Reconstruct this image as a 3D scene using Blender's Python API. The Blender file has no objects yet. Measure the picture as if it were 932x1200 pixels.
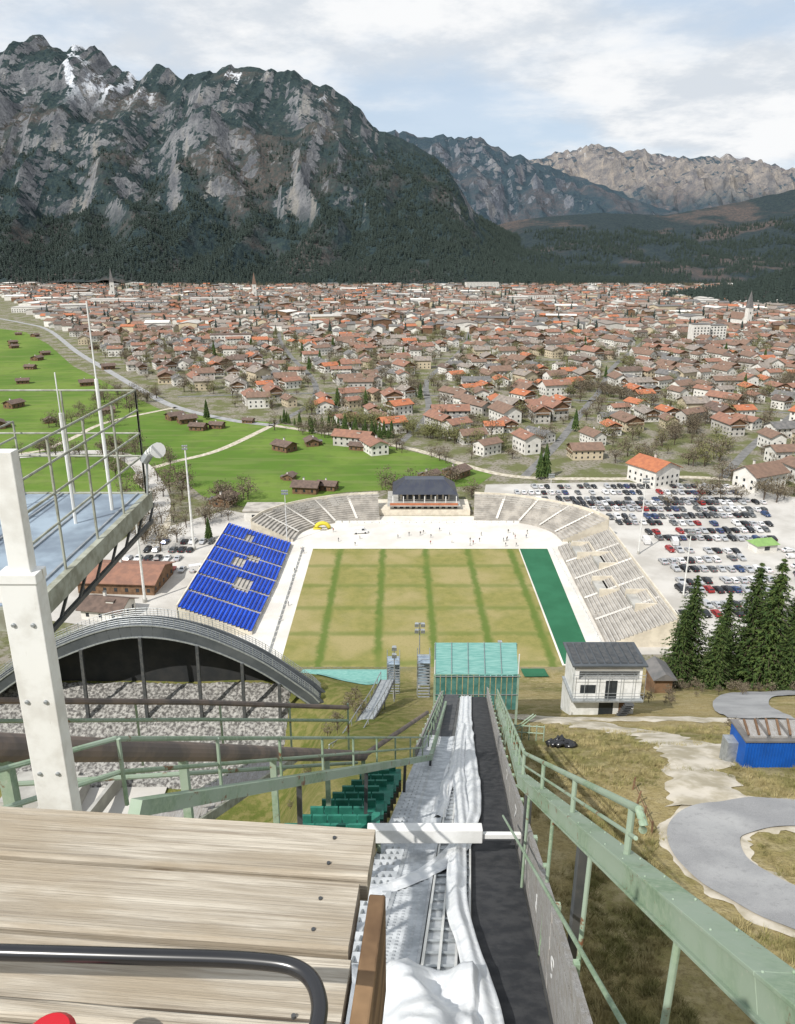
import bpy, math, random
from mathutils import Vector, noise, Matrix
random.seed(7)
D=bpy.data; SC=bpy.context.scene; COL=SC.collection
# ------------------------------------------------------------ materials
class NT:
    def __init__(s,name):
        s.m=D.materials.new(name); s.m.use_nodes=True; s.t=s.m.node_tree; s.b=s.t.nodes['Principled BSDF']
    def n(s,ty,**k):
        q=s.t.nodes.new(ty)
        for a,b in k.items(): setattr(q,a,b)
        return q
    def l(s,a,b): s.t.links.new(a,b)
    def val(s,x,inp):
        if hasattr(x,'links'): s.l(x,inp)
        else: inp.default_value=x
    def math(s,op,a,b=0.0,c=None):
        q=s.n('ShaderNodeMath',operation=op); s.val(a,q.inputs[0]); s.val(b,q.inputs[1])
        if c is not None: s.val(c,q.inputs[2])
        return q.outputs[0]
    def noise(s,vec,scale,detail=4,rough=.55,dist=0):
        q=s.n('ShaderNodeTexNoise'); q.inputs['Scale'].default_value=scale; q.inputs['Detail'].default_value=detail
        q.inputs['Roughness'].default_value=rough; q.inputs['Distortion'].default_value=dist
        if vec is not None: s.l(vec,q.inputs['Vector'])
        return q.outputs['Fac']
    def step(s,x,a,b):
        q=s.n('ShaderNodeMapRange'); q.clamp=True; q.interpolation_type='SMOOTHSTEP'; s.val(x,q.inputs[0]); q.inputs[1].default_value=a; q.inputs[2].default_value=b
        return q.outputs[0]
    def mix(s,f,a,b):
        q=s.n('ShaderNodeMix',data_type='RGBA'); s.val(f,q.inputs[0])
        for x,i in ((a,6),(b,7)):
            if hasattr(x,'links'): s.l(x,q.inputs[i])
            else: q.inputs[i].default_value=(x[0],x[1],x[2],1)
        return q.outputs[2]
    def pos(s): return s.n('ShaderNodeNewGeometry').outputs['Position']
    def obj(s): return s.n('ShaderNodeTexCoord').outputs['Object']
    def mapping(s,vec,sc,rot=(0,0,0)):
        q=s.n('ShaderNodeMapping'); s.l(vec,q.inputs[0]); q.inputs['Scale'].default_value=sc; q.inputs['Rotation'].default_value=rot; return q.outputs[0]
    def xyz(s,vec):
        q=s.n('ShaderNodeSeparateXYZ'); s.l(vec,q.inputs[0]); return q.outputs
    def bump(s,h,st,dist):
        q=s.n('ShaderNodeBump'); q.inputs['Strength'].default_value=st; q.inputs['Distance'].default_value=dist; s.l(h,q.inputs['Height']); s.l(q.outputs[0],s.b.inputs['Normal'])
    def out(s,col,rough=.8,metal=0,spec=.3):
        s.val(col if hasattr(col,'links') else (*col,1),s.b.inputs['Base Color'])
        s.b.inputs['Roughness'].default_value=rough; s.b.inputs['Metallic'].default_value=metal
        s.b.inputs['Specular IOR Level'].default_value=spec
        return s.m
def pm(name,c1,c2=None,scale=1.0,rough=.75,metal=0,bump=0,stretch=(1,1,1),lo=.35,hi=.65,spec=.3,world=False):
    q=NT(name)
    if c2 is None: c2=tuple(x*.8 for x in c1)
    v=q.mapping(q.pos() if world else q.obj(),stretch)
    f=q.noise(v,scale,4,.6)
    col=q.mix(q.step(f,lo,hi),c1,c2)
    if bump: q.bump(f,bump,.05)
    return q.out(col,rough,metal,spec)
M={}
M['white']=pm('white_paint',(.74,.74,.73),(.6,.6,.58),1.3,.5)
def postpaint():
    q=NT('scuffed_white_paint'); v=q.obj(); f=q.noise(q.mapping(v,(30,30,4)),1,6,.7); g=q.noise(v,9,5,.6)
    col=q.mix(q.step(g,.4,.65),(.74,.74,.72),(.62,.61,.58)); col=q.mix(q.step(f,.64,.74),col,(.4,.36,.3)); q.bump(f,.15,.003); return q.out(col,.45)
M['post']=postpaint()
M['cream']=pm('cream_wall',(.66,.6,.5),(.52,.47,.39),.4,.85)
M['conc']=pm('concrete',(.42,.41,.38),(.3,.29,.27),.35,.9,bump=.2)
M['conc_l']=pm('pale_concrete',(.44,.41,.37),(.28,.26,.235),.25,.9)
M['dark']=pm('dark_glass',(.02,.025,.03),(.03,.035,.04),1,.2,spec=.5)
M['steel']=pm('galvanised_steel',(.42,.44,.45),(.3,.32,.33),3,.45,.5)
M['lsteel']=pm('frosted_steel',(.55,.57,.59),(.36,.38,.4),2.5,.55,.2)
M['dsteel']=pm('dark_steel',(.06,.065,.07),(.1,.1,.1),2,.5,.3)
M['void']=pm('shade_black',(.022,.024,.026),(.035,.035,.035),.4,.9)  # near-black colour standing in for shade under the arch and desk boards
M['brown']=pm('brown_wood',(.12,.07,.04),(.2,.12,.07),.8,.8)
M['blue']=pm('blue_seat',(.014,.085,.58),(.01,.06,.44),.15,.45)
M['bluec']=pm('blue_container_paint',(.01,.10,.42),(.01,.08,.33),.8,.5)
M['black']=pm('black_paint',(.012,.012,.014),(.02,.02,.022),5,.25,spec=.6)
M['rubber']=pm('rubber',(.02,.02,.02),(.03,.03,.03),5,.8)
M['red']=pm('red_plastic',(.5,.02,.03),(.42,.02,.03),5,.35)
M['lime']=pm('lime_roof',(.22,.36,.12),(.18,.3,.1),.5,.7)
M['asphalt']=pm('asphalt',(.2,.195,.19),(.13,.13,.125),.3,.9,world=True)
def roadm():
    q=NT('worn_asphalt'); p=q.pos(); a=q.noise(p,.25,5,.6); b_=q.noise(p,3,5,.7); c=q.noise(p,18,2)
    col=q.mix(q.step(a,.35,.65),(.34,.34,.34),(.25,.25,.255)); col=q.mix(q.math('MULTIPLY',q.step(b_,.5,.7),.5),col,(.2,.2,.2)); col=q.mix(q.math('MULTIPLY',q.step(c,.45,.7),.3),col,(.42,.41,.4)); return q.out(col,.9)
M['road']=roadm()
M['gravel']=pm('pale_gravel',(.56,.51,.43),(.34,.30,.22),.55,.95,bump=.5,world=True)
M['rubble']=pm('limestone_rubble',(.36,.35,.33),(.1,.095,.09),2.4,.95,bump=1,world=True,lo=.36,hi=.62)
M['lot']=pm('parking_gravel',(.52,.5,.47),(.39,.37,.34),.06,.95,world=True)
M['track']=pm('cinder_track',(.68,.65,.6),(.54,.51,.47),.08,.95,world=True)
M['solar']=pm('slate_roof',(.035,.04,.06),(.05,.055,.07),.3,.35,spec=.5)
M['teal']=pm('teal_mat',(.13,.33,.29),(.24,.45,.4),.8,.75,stretch=(1,4,1))
M['teal2']=pm('teal_net',(.04,.13,.11),(.08,.2,.175),1.5,.8)
M['seatgreen']=pm('green_seat',(.02,.12,.09),(.03,.18,.13),3,.5)
M['mgreen']=pm('green_turf',(.018,.105,.05),(.025,.13,.065),.1,.85)
M['sgrass']=pm('skin_tone',(.4,.25,.17),(.4,.25,.17),1)
M['platfloor']=pm('platform_floor',(.28,.35,.42),(.15,.19,.24),.8,.4,spec=.5)
M['blackmat']=pm('black_track_mat',(.028,.03,.035),(.055,.056,.06),2.5,.8,bump=.5)
M['bark']=pm('bark',(.1,.075,.055),(.06,.045,.035),3,.9)
M['straw']=pm('dry_grass_blades',(.36,.3,.15),(.2,.19,.07),.5,.9,world=True)
def cloth():
    q=NT('white_tarpaulin'); v=q.obj(); f=q.noise(v,2.5,6,.6,.6); f2=q.noise(v,10,3)
    col=q.mix(q.step(f,.35,.7),(.74,.75,.76),(.6,.62,.65)); q.bump(q.math('ADD',f,q.math('MULTIPLY',f2,.12)),.5,.06); return q.out(col,.5)
M['cloth']=cloth()
def green_steel():
    q=NT('green_painted_steel'); v=q.obj(); f=q.noise(v,2.2,8,.7); g=q.noise(v,12,5,.7); big=q.noise(v,.7,4)
    base=q.mix(q.step(g,.4,.6),(.19,.27,.18),(.26,.34,.235)); base=q.mix(q.step(big,.4,.6),base,(.29,.36,.28))
    col=q.mix(q.step(f,.585,.65),base,(.17,.08,.04)); col=q.mix(q.math('MULTIPLY',q.step(g,.6,.72),.5),col,(.42,.42,.36)); q.bump(g,.15,.01); return q.out(col,.6)
M['gsteel']=green_steel()
M['brsteel']=pm('rusty_steel',(.13,.11,.1),(.22,.17,.14),1.5,.7)
M['gsteel2']=pm('olive_grey_steel',(.36,.37,.31),(.22,.22,.17),3,.6)
M['dsteel2']=pm('fascia_cladding',(.11,.12,.13),(.075,.085,.095),.3,.5,.3)
def wood(name,a,b,c,sc=(1,1,1),rot=0):
    q=NT(name); oi=q.n('ShaderNodeObjectInfo')
    va=q.n('ShaderNodeVectorMath',operation='MULTIPLY_ADD'); q.l(oi.outputs['Location'],va.inputs[0]); va.inputs[1].default_value=(9,3,5); q.l(q.obj(),va.inputs[2]); o=va.outputs[0]
    S=lambda x,y,z:(x*sc[0],y*sc[1],z*sc[2])
    L=S if not rot else (lambda x,y,z:(y,x,z))
    w=q.noise(q.mapping(o,L(1.3,26,26)),1.6,8,.6,.9)
    fine=q.noise(q.mapping(o,L(2.2,170,170)),1.5,5,.7,.3)
    crack=q.noise(q.mapping(o,L(1.1,70,70)),1.0,3,.5,.2)
    big=q.noise(q.mapping(o,L(1.8,5,5)),1.6,4,.6)
    col=q.mix(q.step(w,.34,.62),a,b); col=q.mix(q.math('MULTIPLY',q.step(big,.42,.66),.75),col,(b[0]*.95,b[1]*.9,b[2]*.82))
    col=q.mix(q.math('MULTIPLY',q.step(fine,.5,.66),.55),col,c); col=q.mix(q.step(crack,.655,.70),col,(c[0]*.5,c[1]*.5,c[2]*.5))
    vo=q.n('ShaderNodeTexVoronoi'); q.l(q.mapping(o,L(4.0,11,11)),vo.inputs['Vector']); vo.inputs['Scale'].default_value=1.0
    pick=q.step(q.xyz(vo.outputs['Color'])[0],.70,.71)
    kn=q.math('MULTIPLY',q.step(vo.outputs['Distance'],.13,.06),pick); col=q.mix(q.math('MULTIPLY',kn,.85),col,(.11,.06,.035))
    ring=q.math('MULTIPLY',q.math('MULTIPLY',q.step(vo.outputs['Distance'],.24,.15),pick),.4); col=q.mix(ring,col,(b[0]*.7,b[1]*.62,b[2]*.5))
    q.bump(q.math('SUBTRACT',q.math('ADD',q.math('MULTIPLY',w,.6),fine),q.math('MULTIPLY',q.step(crack,.64,.7),1.2)),.7,.004)
    return q.out(col,.85,0,.15)
M['plank']=wood('weathered_plank',(.54,.49,.41),(.34,.295,.235),(.17,.135,.1))
M['wall']=wood('grey_board',(.4,.39,.38),(.28,.27,.26),(.13,.12,.11),rot=1)
M['board']=pm('cut_wood_edge',(.11,.065,.035),(.24,.15,.08),6,.85,stretch=(1,1,5),bump=.3)
def ground():
    q=NT('ground'); p=q.pos(); X=q.xyz(p)
    n1=q.noise(p,.07,6,.62); n2=q.noise(p,.7,5,.65); n3=q.noise(p,.012,4); n4=q.noise(p,4.5,4,.75)
    dry=q.mix(q.step(n1,.42,.64),(.33,.265,.125),(.17,.165,.055)); dry=q.mix(q.math('MULTIPLY',q.step(n2,.42,.66),.8),dry,(.4,.335,.19))
    dry=q.mix(q.math('MULTIPLY',q.step(n4,.44,.66),.6),dry,(.16,.125,.06)); dry=q.mix(q.step(q.math('ADD',n2,q.math('MULTIPLY',n1,.5)),.93,1.02),dry,(.2,.15,.09))
    gx=q.math('MULTIPLY',q.step(X[0],9,-3),q.step(X[1],20,45)); grn=q.mix(q.step(n2,.4,.6),(.085,.115,.02),(.17,.16,.05)); dry=q.mix(q.math('MULTIPLY',gx,.8),dry,grn)
    town=q.mix(q.step(n1,.42,.58),(.13,.14,.06),(.25,.225,.19)); town=q.mix(q.step(n2,.5,.6),town,(.12,.12,.06))
    far=q.mix(q.step(n3,.45,.55),(.1,.17,.05),(.12,.12,.07))
    town=q.mix(q.step(X[1],1900,2300),town,far)
    col=q.mix(q.step(X[1],168,178),dry,town)
    q.bump(q.math('ADD',n2,n4),.7,.25)
    return q.out(col,.95,0,.1)
M['ground']=ground()
def meadow():
    q=NT('meadow_grass'); p=q.pos(); n1=q.noise(p,.012,5,.6); n2=q.noise(p,.12,5,.65); n3=q.noise(q.mapping(p,(.02,.15,1),(0,0,.5)),1,3)
    col=q.mix(q.step(n1,.4,.62),(.085,.155,.025),(.135,.2,.04)); col=q.mix(q.math('MULTIPLY',q.step(n2,.46,.7),.6),col,(.09,.125,.035)); col=q.mix(q.math('MULTIPLY',q.step(n3,.5,.6),.35),col,(.17,.2,.07)); return q.out(col,.95,0,.1)
M['meadow']=meadow()
def pitch():
    q=NT('pitch_grass'); p=q.pos(); X=q.xyz(p); n=q.noise(p,.3,5,.65); nb=q.noise(p,.05,4); n5=q.noise(p,2.2,3,.6)
    base=q.mix(q.step(n,.3,.7),(.25,.225,.08),(.185,.185,.06)); base=q.mix(q.step(nb,.4,.65),base,(.3,.255,.12))
    wob=q.math('MULTIPLY',q.math('SUBTRACT',n,.5),2.6)
    def stripe(c,off,per):
        a=q.math('ADD',q.math('ADD',c,wob),-off); a=q.math('DIVIDE',a,per); a=q.math('FRACT',a); a=q.math('ABSOLUTE',q.math('SUBTRACT',a,.5)); return q.step(a,.37,.48)
    sx=stripe(X[0],-5.2-30,15.0); sy=stripe(X[1],143,16.2)
    st=q.math('MAXIMUM',q.math('MULTIPLY',sx,.8),q.math('MULTIPLY',sy,.45)); st=q.math('MULTIPLY',st,q.step(nb,.15,.5))
    col=q.mix(st,base,(.07,.13,.022)); col=q.mix(q.math('MULTIPLY',q.step(n5,.5,.7),.25),col,(.12,.12,.04)); return q.out(col,.95,0,.1)
M['pitch']=pitch()
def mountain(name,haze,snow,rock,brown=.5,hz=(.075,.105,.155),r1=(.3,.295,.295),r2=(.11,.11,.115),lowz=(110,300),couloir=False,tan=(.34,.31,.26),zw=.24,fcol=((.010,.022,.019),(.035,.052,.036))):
    q=NT(name); p=q.pos(); X=q.xyz(p); N=q.xyz(q.n('ShaderNodeNewGeometry').outputs['Normal'])
    n1=q.noise(p,.0025,5,.6); n2=q.noise(p,.012,7,.68); n3=q.noise(p,.07,5,.7)
    pv=q.mapping(p,(.014,.004,.002)); st=q.noise(pv,1,7,.7,.6)
    forest=q.mix(q.step(n3,.35,.65),*fcol)
    br=q.mix(q.step(n3,.4,.6),(.15,.105,.075),(.065,.06,.045))
    forest=q.mix(q.math('MULTIPLY',q.step(n1,.50,.62),brown),forest,br)
    rockc=q.mix(q.step(n2,.3,.7),r1,r2); rockc=q.mix(q.math('MULTIPLY',q.step(st,.52,.68),.65),rockc,tan)
    rockc=q.mix(q.math('MULTIPLY',q.step(n3,.5,.66),.55),rockc,(.05,.06,.05))
    steep=q.math('SUBTRACT',1.0,N[2])
    zz=q.step(X[2],120,950)
    a=q.math('ADD',q.math('MULTIPLY',steep,1.5),q.math('MULTIPLY',zz,zw)); a=q.math('ADD',a,q.math('MULTIPLY',q.math('SUBTRACT',n2,.5),.9)); a=q.math('ADD',a,q.math('MULTIPLY',q.math('SUBTRACT',st,.5),1.1)); a=q.math('ADD',a,q.math('MULTIPLY',q.math('SUBTRACT',n3,.5),.6))
    low=q.step(X[2],*lowz)
    rm=q.math('MULTIPLY',q.step(a,rock,rock+.14),low)
    col=q.mix(rm,forest,rockc)
    sn=q.math('ADD',q.math('MULTIPLY',q.math('SUBTRACT',st,.5),2.2),q.math('MULTIPLY',q.math('SUBTRACT',n1,.5),2.0)); sn=q.math('ADD',sn,q.math('MULTIPLY',q.math('SUBTRACT',n3,.5),1.1))
    if couloir:
        # long snow gully running down from the col
        wob=q.math('MULTIPLY',q.math('SUBTRACT',n2,.5),130); dz=q.math('SUBTRACT',1000.0,X[2])
        d=q.math('ABSOLUTE',q.math('SUBTRACT',q.math('ADD',X[0],wob),q.math('ADD',-1500.0,q.math('MULTIPLY',dz,.42))))
        d2=q.math('ABSOLUTE',q.math('SUBTRACT',q.math('ADD',X[0],wob),q.math('ADD',-1230.0,q.math('MULTIPLY',dz,-.30))))
        m=q.math('MAXIMUM',q.step(d,26,4),q.step(d2,17,3)); sn=q.math('ADD',sn,q.math('MULTIPLY',m,.62)); sn=q.math('ADD',sn,q.math('MULTIPLY',q.step(X[0],-900,-1500),.06))
        snow-=100
    sm=q.math('MULTIPLY',q.step(sn,.3,.5),q.step(X[2],snow,snow+160))
    col=q.mix(sm,col,(.72,.74,.78))
    col=q.mix(haze,col,hz)  # aerial haze painted into the base colour, set per ridge
    q.bump(q.math('ADD',n3,n2),1.0,11.0)
    return q.out(col,.95,0,.05)
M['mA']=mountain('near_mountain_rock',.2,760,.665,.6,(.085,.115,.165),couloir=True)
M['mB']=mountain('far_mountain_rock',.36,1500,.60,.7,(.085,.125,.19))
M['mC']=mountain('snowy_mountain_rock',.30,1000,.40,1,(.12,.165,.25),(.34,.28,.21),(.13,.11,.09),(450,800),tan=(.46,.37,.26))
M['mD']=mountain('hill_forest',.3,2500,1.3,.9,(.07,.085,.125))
def leaf(name,a,b,trans=.0):
    q=NT(name); f=q.noise(q.obj(),1.3,2); r=q.n('ShaderNodeObjectInfo').outputs['Random']
    c=q.mix(q.step(f,.35,.65),a,b); c=q.mix(q.math('MULTIPLY',r,.5),c,tuple(x*.6 for x in a)); return q.out(c,.8,0,.15)
M['spruce']=leaf('spruce_needles',(.035,.065,.02),(.09,.125,.035))
M['sprucefar']=leaf('spruce_needles_far',(.03,.045,.042),(.046,.062,.05))  # distant needles: bluish haze lift put into the colour
M['twig']=leaf('spring_twigs',(.15,.12,.085),(.19,.165,.11))
M['springleaf']=leaf('spring_leaves',(.17,.185,.065),(.21,.19,.1))
# ------------------------------------------------------------ mesh builder
class MB:
    def __init__(s): s.v=[];s.f=[];s.m=[];s.mats=[]
    def mi(s,k):
        if k not in s.mats: s.mats.append(k)
        return s.mats.index(k)
    def add(s,vs,fs,k):
        o=len(s.v); s.v+= [tuple(x) for x in vs]; i=s.mi(k)
        for f in fs: s.f.append(tuple(o+j for j in f)); s.m.append(i)
    def quad(s,a,b,c,d,k): s.add([a,b,c,d],[(0,1,2,3)],k)
    def box(s,x0,x1,y0,y1,z0,z1,k):
        s.add([(x0,y0,z0),(x1,y0,z0),(x1,y1,z0),(x0,y1,z0),(x0,y0,z1),(x1,y0,z1),(x1,y1,z1),(x0,y1,z1)],
              [(3,2,1,0),(4,5,6,7),(0,1,5,4),(1,2,6,5),(2,3,7,6),(3,0,4,7)],k)
    def beam(s,p,q,w,h,k,up=(0,0,1)):
        p=Vector(p);q=Vector(q); d=(q-p).normalized(); u=Vector(up)
        if abs(d.dot(u))>.98: u=Vector((0,1,0))
        r=d.cross(u).normalized()*w/2; u=r.cross(d).normalized()*h/2
        vs=[p-r-u,p+r-u,p+r+u,p-r+u,q-r-u,q+r-u,q+r+u,q-r+u]
        s.add(vs,[(0,1,2,3),(7,6,5,4),(0,4,5,1),(1,5,6,2),(2,6,7,3),(3,7,4,0)],k)
    def tube(s,pts,r,k,n=8,r2=None):
        pts=[Vector(p) for p in pts]; vs=[]
        for i,p in enumerate(pts):
            d=(pts[min(i+1,len(pts)-1)]-pts[max(i-1,0)]).normalized(); u=Vector((0,0,1)) if abs(d.z)<.95 else Vector((0,1,0))
            a=d.cross(u).normalized(); b=a.cross(d).normalized()
            rr=r if r2 is None else r+(r2-r)*i/(len(pts)-1)
            for j in range(n):
                t=2*math.pi*j/n; vs.append(p+a*math.cos(t)*rr+b*math.sin(t)*rr)
        fs=[]
        for i in range(len(pts)-1):
            for j in range(n): fs.append((i*n+j,i*n+(j+1)%n,(i+1)*n+(j+1)%n,(i+1)*n+j))
        fs.append(tuple(range(n-1,-1,-1))); fs.append(tuple((len(pts)-1)*n+j for j in range(n)))
        s.add(vs,fs,k)
    def mesh(s,name,smooth=False):
        me=D.meshes.new(name); me.from_pydata(s.v,[],s.f)
        for k in s.mats: me.materials.append(M[k])
        me.polygons.foreach_set('material_index',s.m)
        if smooth: me.polygons.foreach_set('use_smooth',[True]*len(s.f))
        me.update(); return me
    def obj(s,name,parent=None,smooth=False,loc=None):
        return put(name,s.mesh(name,smooth),loc,parent)
def put(name,me,loc=None,parent=None,rot=0,sc=1):
    o=D.objects.new(name,me); COL.objects.link(o)
    if loc is not None: o.location=loc
    o.rotation_euler=(0,0,rot); o.scale=(sc,sc,sc)
    if parent: o.parent=parent
    return o
def bevel(o,w,seg=2):
    b=o.modifiers.new('b','BEVEL'); b.width=w; b.segments=seg; b.limit_method='ANGLE'; return o
def lerp(a,b,t): return a+(b-a)*t
def sst(a,b,x):
    t=max(0,min(1,(x-a)/(b-a))); return t*t*(3-2*t)
def interp(pts,x):
    if x<=pts[0][0]: return pts[0][1]
    for (a,b),(c,d) in zip(pts,pts[1:]):
        if x<=c: return b+(d-b)*(x-a)/(c-a)
    return pts[-1][1]
def catmull(pts,n=8):
    P=[Vector(p) for p in pts]; P=[P[0]*2-P[1]]+P+[P[-1]*2-P[-2]]; out=[]
    for i in range(1,len(P)-2):
        for j in range(n):
            t=j/n; a,b,c,d=P[i-1:i+3]
            out.append(.5*((2*b)+(c-a)*t+(2*a-5*b+4*c-d)*t*t+(3*b-a-3*c+d)*t**3))
    out.append(P[-2]); return out
def rnd(a,b): return random.uniform(a,b)
# ------------------------------------------------------------ terrain
PR=[(-120,120),(-60,97),(0,80),(28,72),(45,67),(68,55),(108,35),(140,15),(160,3),(172,0)]
PL=[(-120,110),(-60,82),(0,60),(40,42),(78,33),(88,34),(99,40.5),(104,40.5),(125,18),(160,3),(172,0)]
def ter(x,y):
    if y>=176: return 0.0
    r=sum(interp(PR,y+d) for d in (-3,0,3))/3; l=sum(interp(PL,y+d) for d in (-3,0,3))/3
    z=lerp(r,l,sst(-4,-17,x))
    e=sst(176,150,y)
    return z+e*(.35*noise.noise(Vector((x*.11,y*.11,0)))+.12*noise.noise(Vector((x*.5,y*.5,3))))-.02*(1-e)
def axis(lo,hi,step,far0,far1):
    a=[lo+i*step for i in range(int((hi-lo)/step)+1)]
    s=step; x=a[-1]
    while x<far1: s*=1.22; x+=s; a.append(x)
    s=step; x=a[0]; b=[]
    while x>far0: s*=1.22; x-=s; b.append(x)
    return b[::-1]+a
xs=axis(-80,90,1.5,-14000,14000); ys=axis(-30,180,1.5,-400,16000)
me=D.meshes.new('ground'); nx=len(xs)
me.from_pydata([(x,y,ter(x,y)) for y in ys for x in xs],[],[(j*nx+i,j*nx+i+1,(j+1)*nx+i+1,(j+1)*nx+i) for j in range(len(ys)-1) for i in range(nx-1)])
me.polygons.foreach_set('use_smooth',[True]*len(me.polygons)); me.materials.append(M['ground']); put('ground',me)
def ribbon(name,pts,w,k,dz=.1,n=8,smooth=True,rag=0):
    c=catmull([(p[0],p[1],0) for p in pts],n) if smooth else [Vector((p[0],p[1],0)) for p in pts]
    b=MB(); m=6
    for i in range(len(c)):
        d=(c[min(i+1,len(c)-1)]-c[max(i-1,0)]).normalized(); nn=Vector((-d.y,d.x,0))
        for j in range(m+1):
            u=j/m-.5; ww=w*(1+rag*noise.noise(Vector((c[i].x*.9,c[i].y*.9,9 if u>0 else 2)))*2)
            q=c[i]+nn*ww*u; b.v.append((q.x,q.y,ter(q.x,q.y)+(dz if (0<j<m or not rag) else dz*.1)))
    for i in range(len(c)-1):
        for j in range(m):
            a=i*(m+1)+j; b.f.append((a,a+1,a+m+2,a+m+1)); b.m.append(0)
    b.mi(k); return b.obj(name,smooth=True)
def sheet(name,pts,k,z):
    b=MB(); b.add([(p[0],p[1],z) for p in pts],[tuple(range(len(pts)))],k); return b.obj(name)
def hs(b,x0,x1,y0,y1,k,dz,n=14,m=10,rough=0):
    o=len(b.v)
    for j in range(n+1):
        for i in range(m+1):
            x=lerp(x0,x1,i/m); y=lerp(y0,y1,j/n); e=(i in(0,m) or j in(0,n)); b.v.append((x,y,max(ter(x,y),0)+dz+rough*noise.noise(Vector((x*1.7,y*1.7,1)))-(.3 if e and dz>.3 else 0)))
    idx=b.mi(k)
    for j in range(n):
        for i in range(m): a=o+j*(m+1)+i; b.f.append((a,a+1,a+m+2,a+m+1)); b.m.append(idx)
sheet('meadow',[(-1900,2350),(-900,1300),(-600,1130),(-490,1040),(-400,900),(-300,720),(-185,550),(-150,500),(-76,470),(-20,425),(20,385),(45,352),(36,334),(-25,324),(-58,300),(-84,318),(-100,345),(-127,300),(-200,260),(-700,260),(-1900,900)],'meadow',.05)
sheet('stadium_plaza',[(-47,172),(60,172),(62,268),(52,286),(30,292),(-8,292),(-30,287),(-40,268)],'track',.04)
sheet('pitch',[(-30,173),(42,173),(43,256),(-30,256)],'pitch',.10)
sheet('turf_strip',[(42.6,175),(50.5,175),(53.2,256),(43.4,256)],'mgreen',.11)
sheet('parking_lot',[(60,180),(150,180),(190,300),(150,336),(96,340),(40,336),(36,312),(80,280)],'lot',.05)
sheet('parking_lot',[(-120,205),(-62,190),(-60,262),(-52,290),(-70,300),(-96,270)],'lot',.06)
ribbon('asphalt_road',[(30,18),(25,21),(21,24),(17.6,27),(15.9,31),(17,34.8),(20.5,36.3),(26,36.2),(34,35),(48,33)],3.6,'road',.16,12)
ribbon('road_verge',[(30,18),(25,21),(21,24),(17.6,27),(15.9,31),(17,34.8),(20.5,36.3),(26,36.2),(34,35),(48,33)],4.5,'gravel',.10,12,rag=.14)
ribbon('asphalt_road',[(36,66),(39,76),(46,88),(56,92),(72,92)],6,'road',.16,12)
ribbon('gravel_path',[(9,69),(14,66),(19,61),(21.5,53),(20.5,46),(19,40),(18.5,37)],4.0,'gravel',.14,18,rag=.42)
ribbon('gravel_path',[(20,50),(27,47),(34,43),(45,42)],5.0,'gravel',.15,16,rag=.4)
ribbon('gravel_path',[(12,68),(22,66.5),(34,66)],3,'gravel',.11,16,rag=.4)
b=MB(); hs(b,-58,-15.5,84,99.5,'rubble',.35,40,100,.35); b.obj('rubble_slope')
b=MB(); hs(b,-50,-30,66,84,'lot',.3,20,24); b.obj('gravel_yard')
for pts,w in [([(-700,1330),(-560,1180),(-476,1075),(-340,830),(-271,714),(-190,580),(-150,520),(-105,478),(-76,462)],6),
              ([(-76,462),(-95,400),(-115,372),(-122,350),(-104,318),(-92,290),(-86,262)],4),
              ([(-150,520),(-180,470),(-185,420),(-200,390),(-300,350)],3.5),
              ([(-76,462),(-30,432),(10,400),(50,352),(95,345),(150,345),(210,300)],4.5)]:
    ribbon('valley_road',pts,w,'gravel' if w<6 else 'road',.12)
streets=[[(60,350),(90,420),(120,500),(155,590),(200,720),(300,950),(420,1250),(600,1900)],[(-76,462),(-60,540),(-70,640),(-110,800),(-150,1000),(-200,1400),(-240,2200)],
 [(-160,560),(-60,575),(60,560),(150,540),(260,500),(420,470)],[(-260,740),(-100,760),(80,770),(240,740),(420,700),(640,690)],[(0,410),(20,500),(25,640),(60,800),(90,1000),(120,1400),(160,2200)],[(-520,1180),(-200,1150),(100,1120),(400,1100),(800,1080)],[(150,345),(200,420),(260,500),(360,640),(480,800),(800,1200)]]
for s in streets: ribbon('town_street',s,4.5,'asphalt',.09)
ribbon('river',[(-330,300),(-230,370),(-165,395),(-135,380),(-108,330),(-96,290),(-100,250),(-130,215)],9,'lot',.16)
# ------------------------------------------------------------ mountains
def ridge(name,pts,y0,y1,y2,x0,x1,step,amp,mk,prof,seed,jag=18,gx=300.):
    nx=int((x1-x0)/step)+1; ny=int((y2-y0)/step)+1; V=[]
    for j in range(ny):
        y=y0+j*step
        for i in range(nx):
            x=x0+i*step
            H=interp(pts,x)
            off=180*noise.noise(Vector((x/500,seed,1)))
            t=(y-y0-off*(1-min(1,max(0,(y-y0)/(y1-y0)))))/(y1-y0)
            if t<=1: s=interp(prof,t)
            else: s=1-.9*(y-y1)/(y2-y1)
            env=max(0,math.sin(math.pi*min(1,max(0,t))))**.8
            wx=x+120*noise.noise(Vector((x/400,y/400,seed+5)))
            r=1-abs(noise.noise(Vector((wx/gx,y/1300,seed))))*2
            r2=1-abs(noise.noise(Vector((wx/(gx*.38),y/420,seed+3))))*2
            f=noise.fractal(Vector((x/180,y/180,seed+9)),.9,2.1,6)
            rj=noise.fractal(Vector((x/70,seed,2)),.7,2.1,4)
            hh=H/900.
            z=H*s+amp*env*hh*(r*1.0-.3+.5*r2)+amp*.33*f*(.15+env)*hh+jag*rj*sst(.6,1,t)*hh
            V.append((x,y,z if t>0 else -30))
    me=D.meshes.new(name); me.from_pydata(V,[],[(j*nx+i,j*nx+i+1,(j+1)*nx+i+1,(j+1)*nx+i) for j in range(ny-1) for i in range(nx-1)])
    me.materials.append(M[mk]); put(name,me); return V,nx,ny
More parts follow.
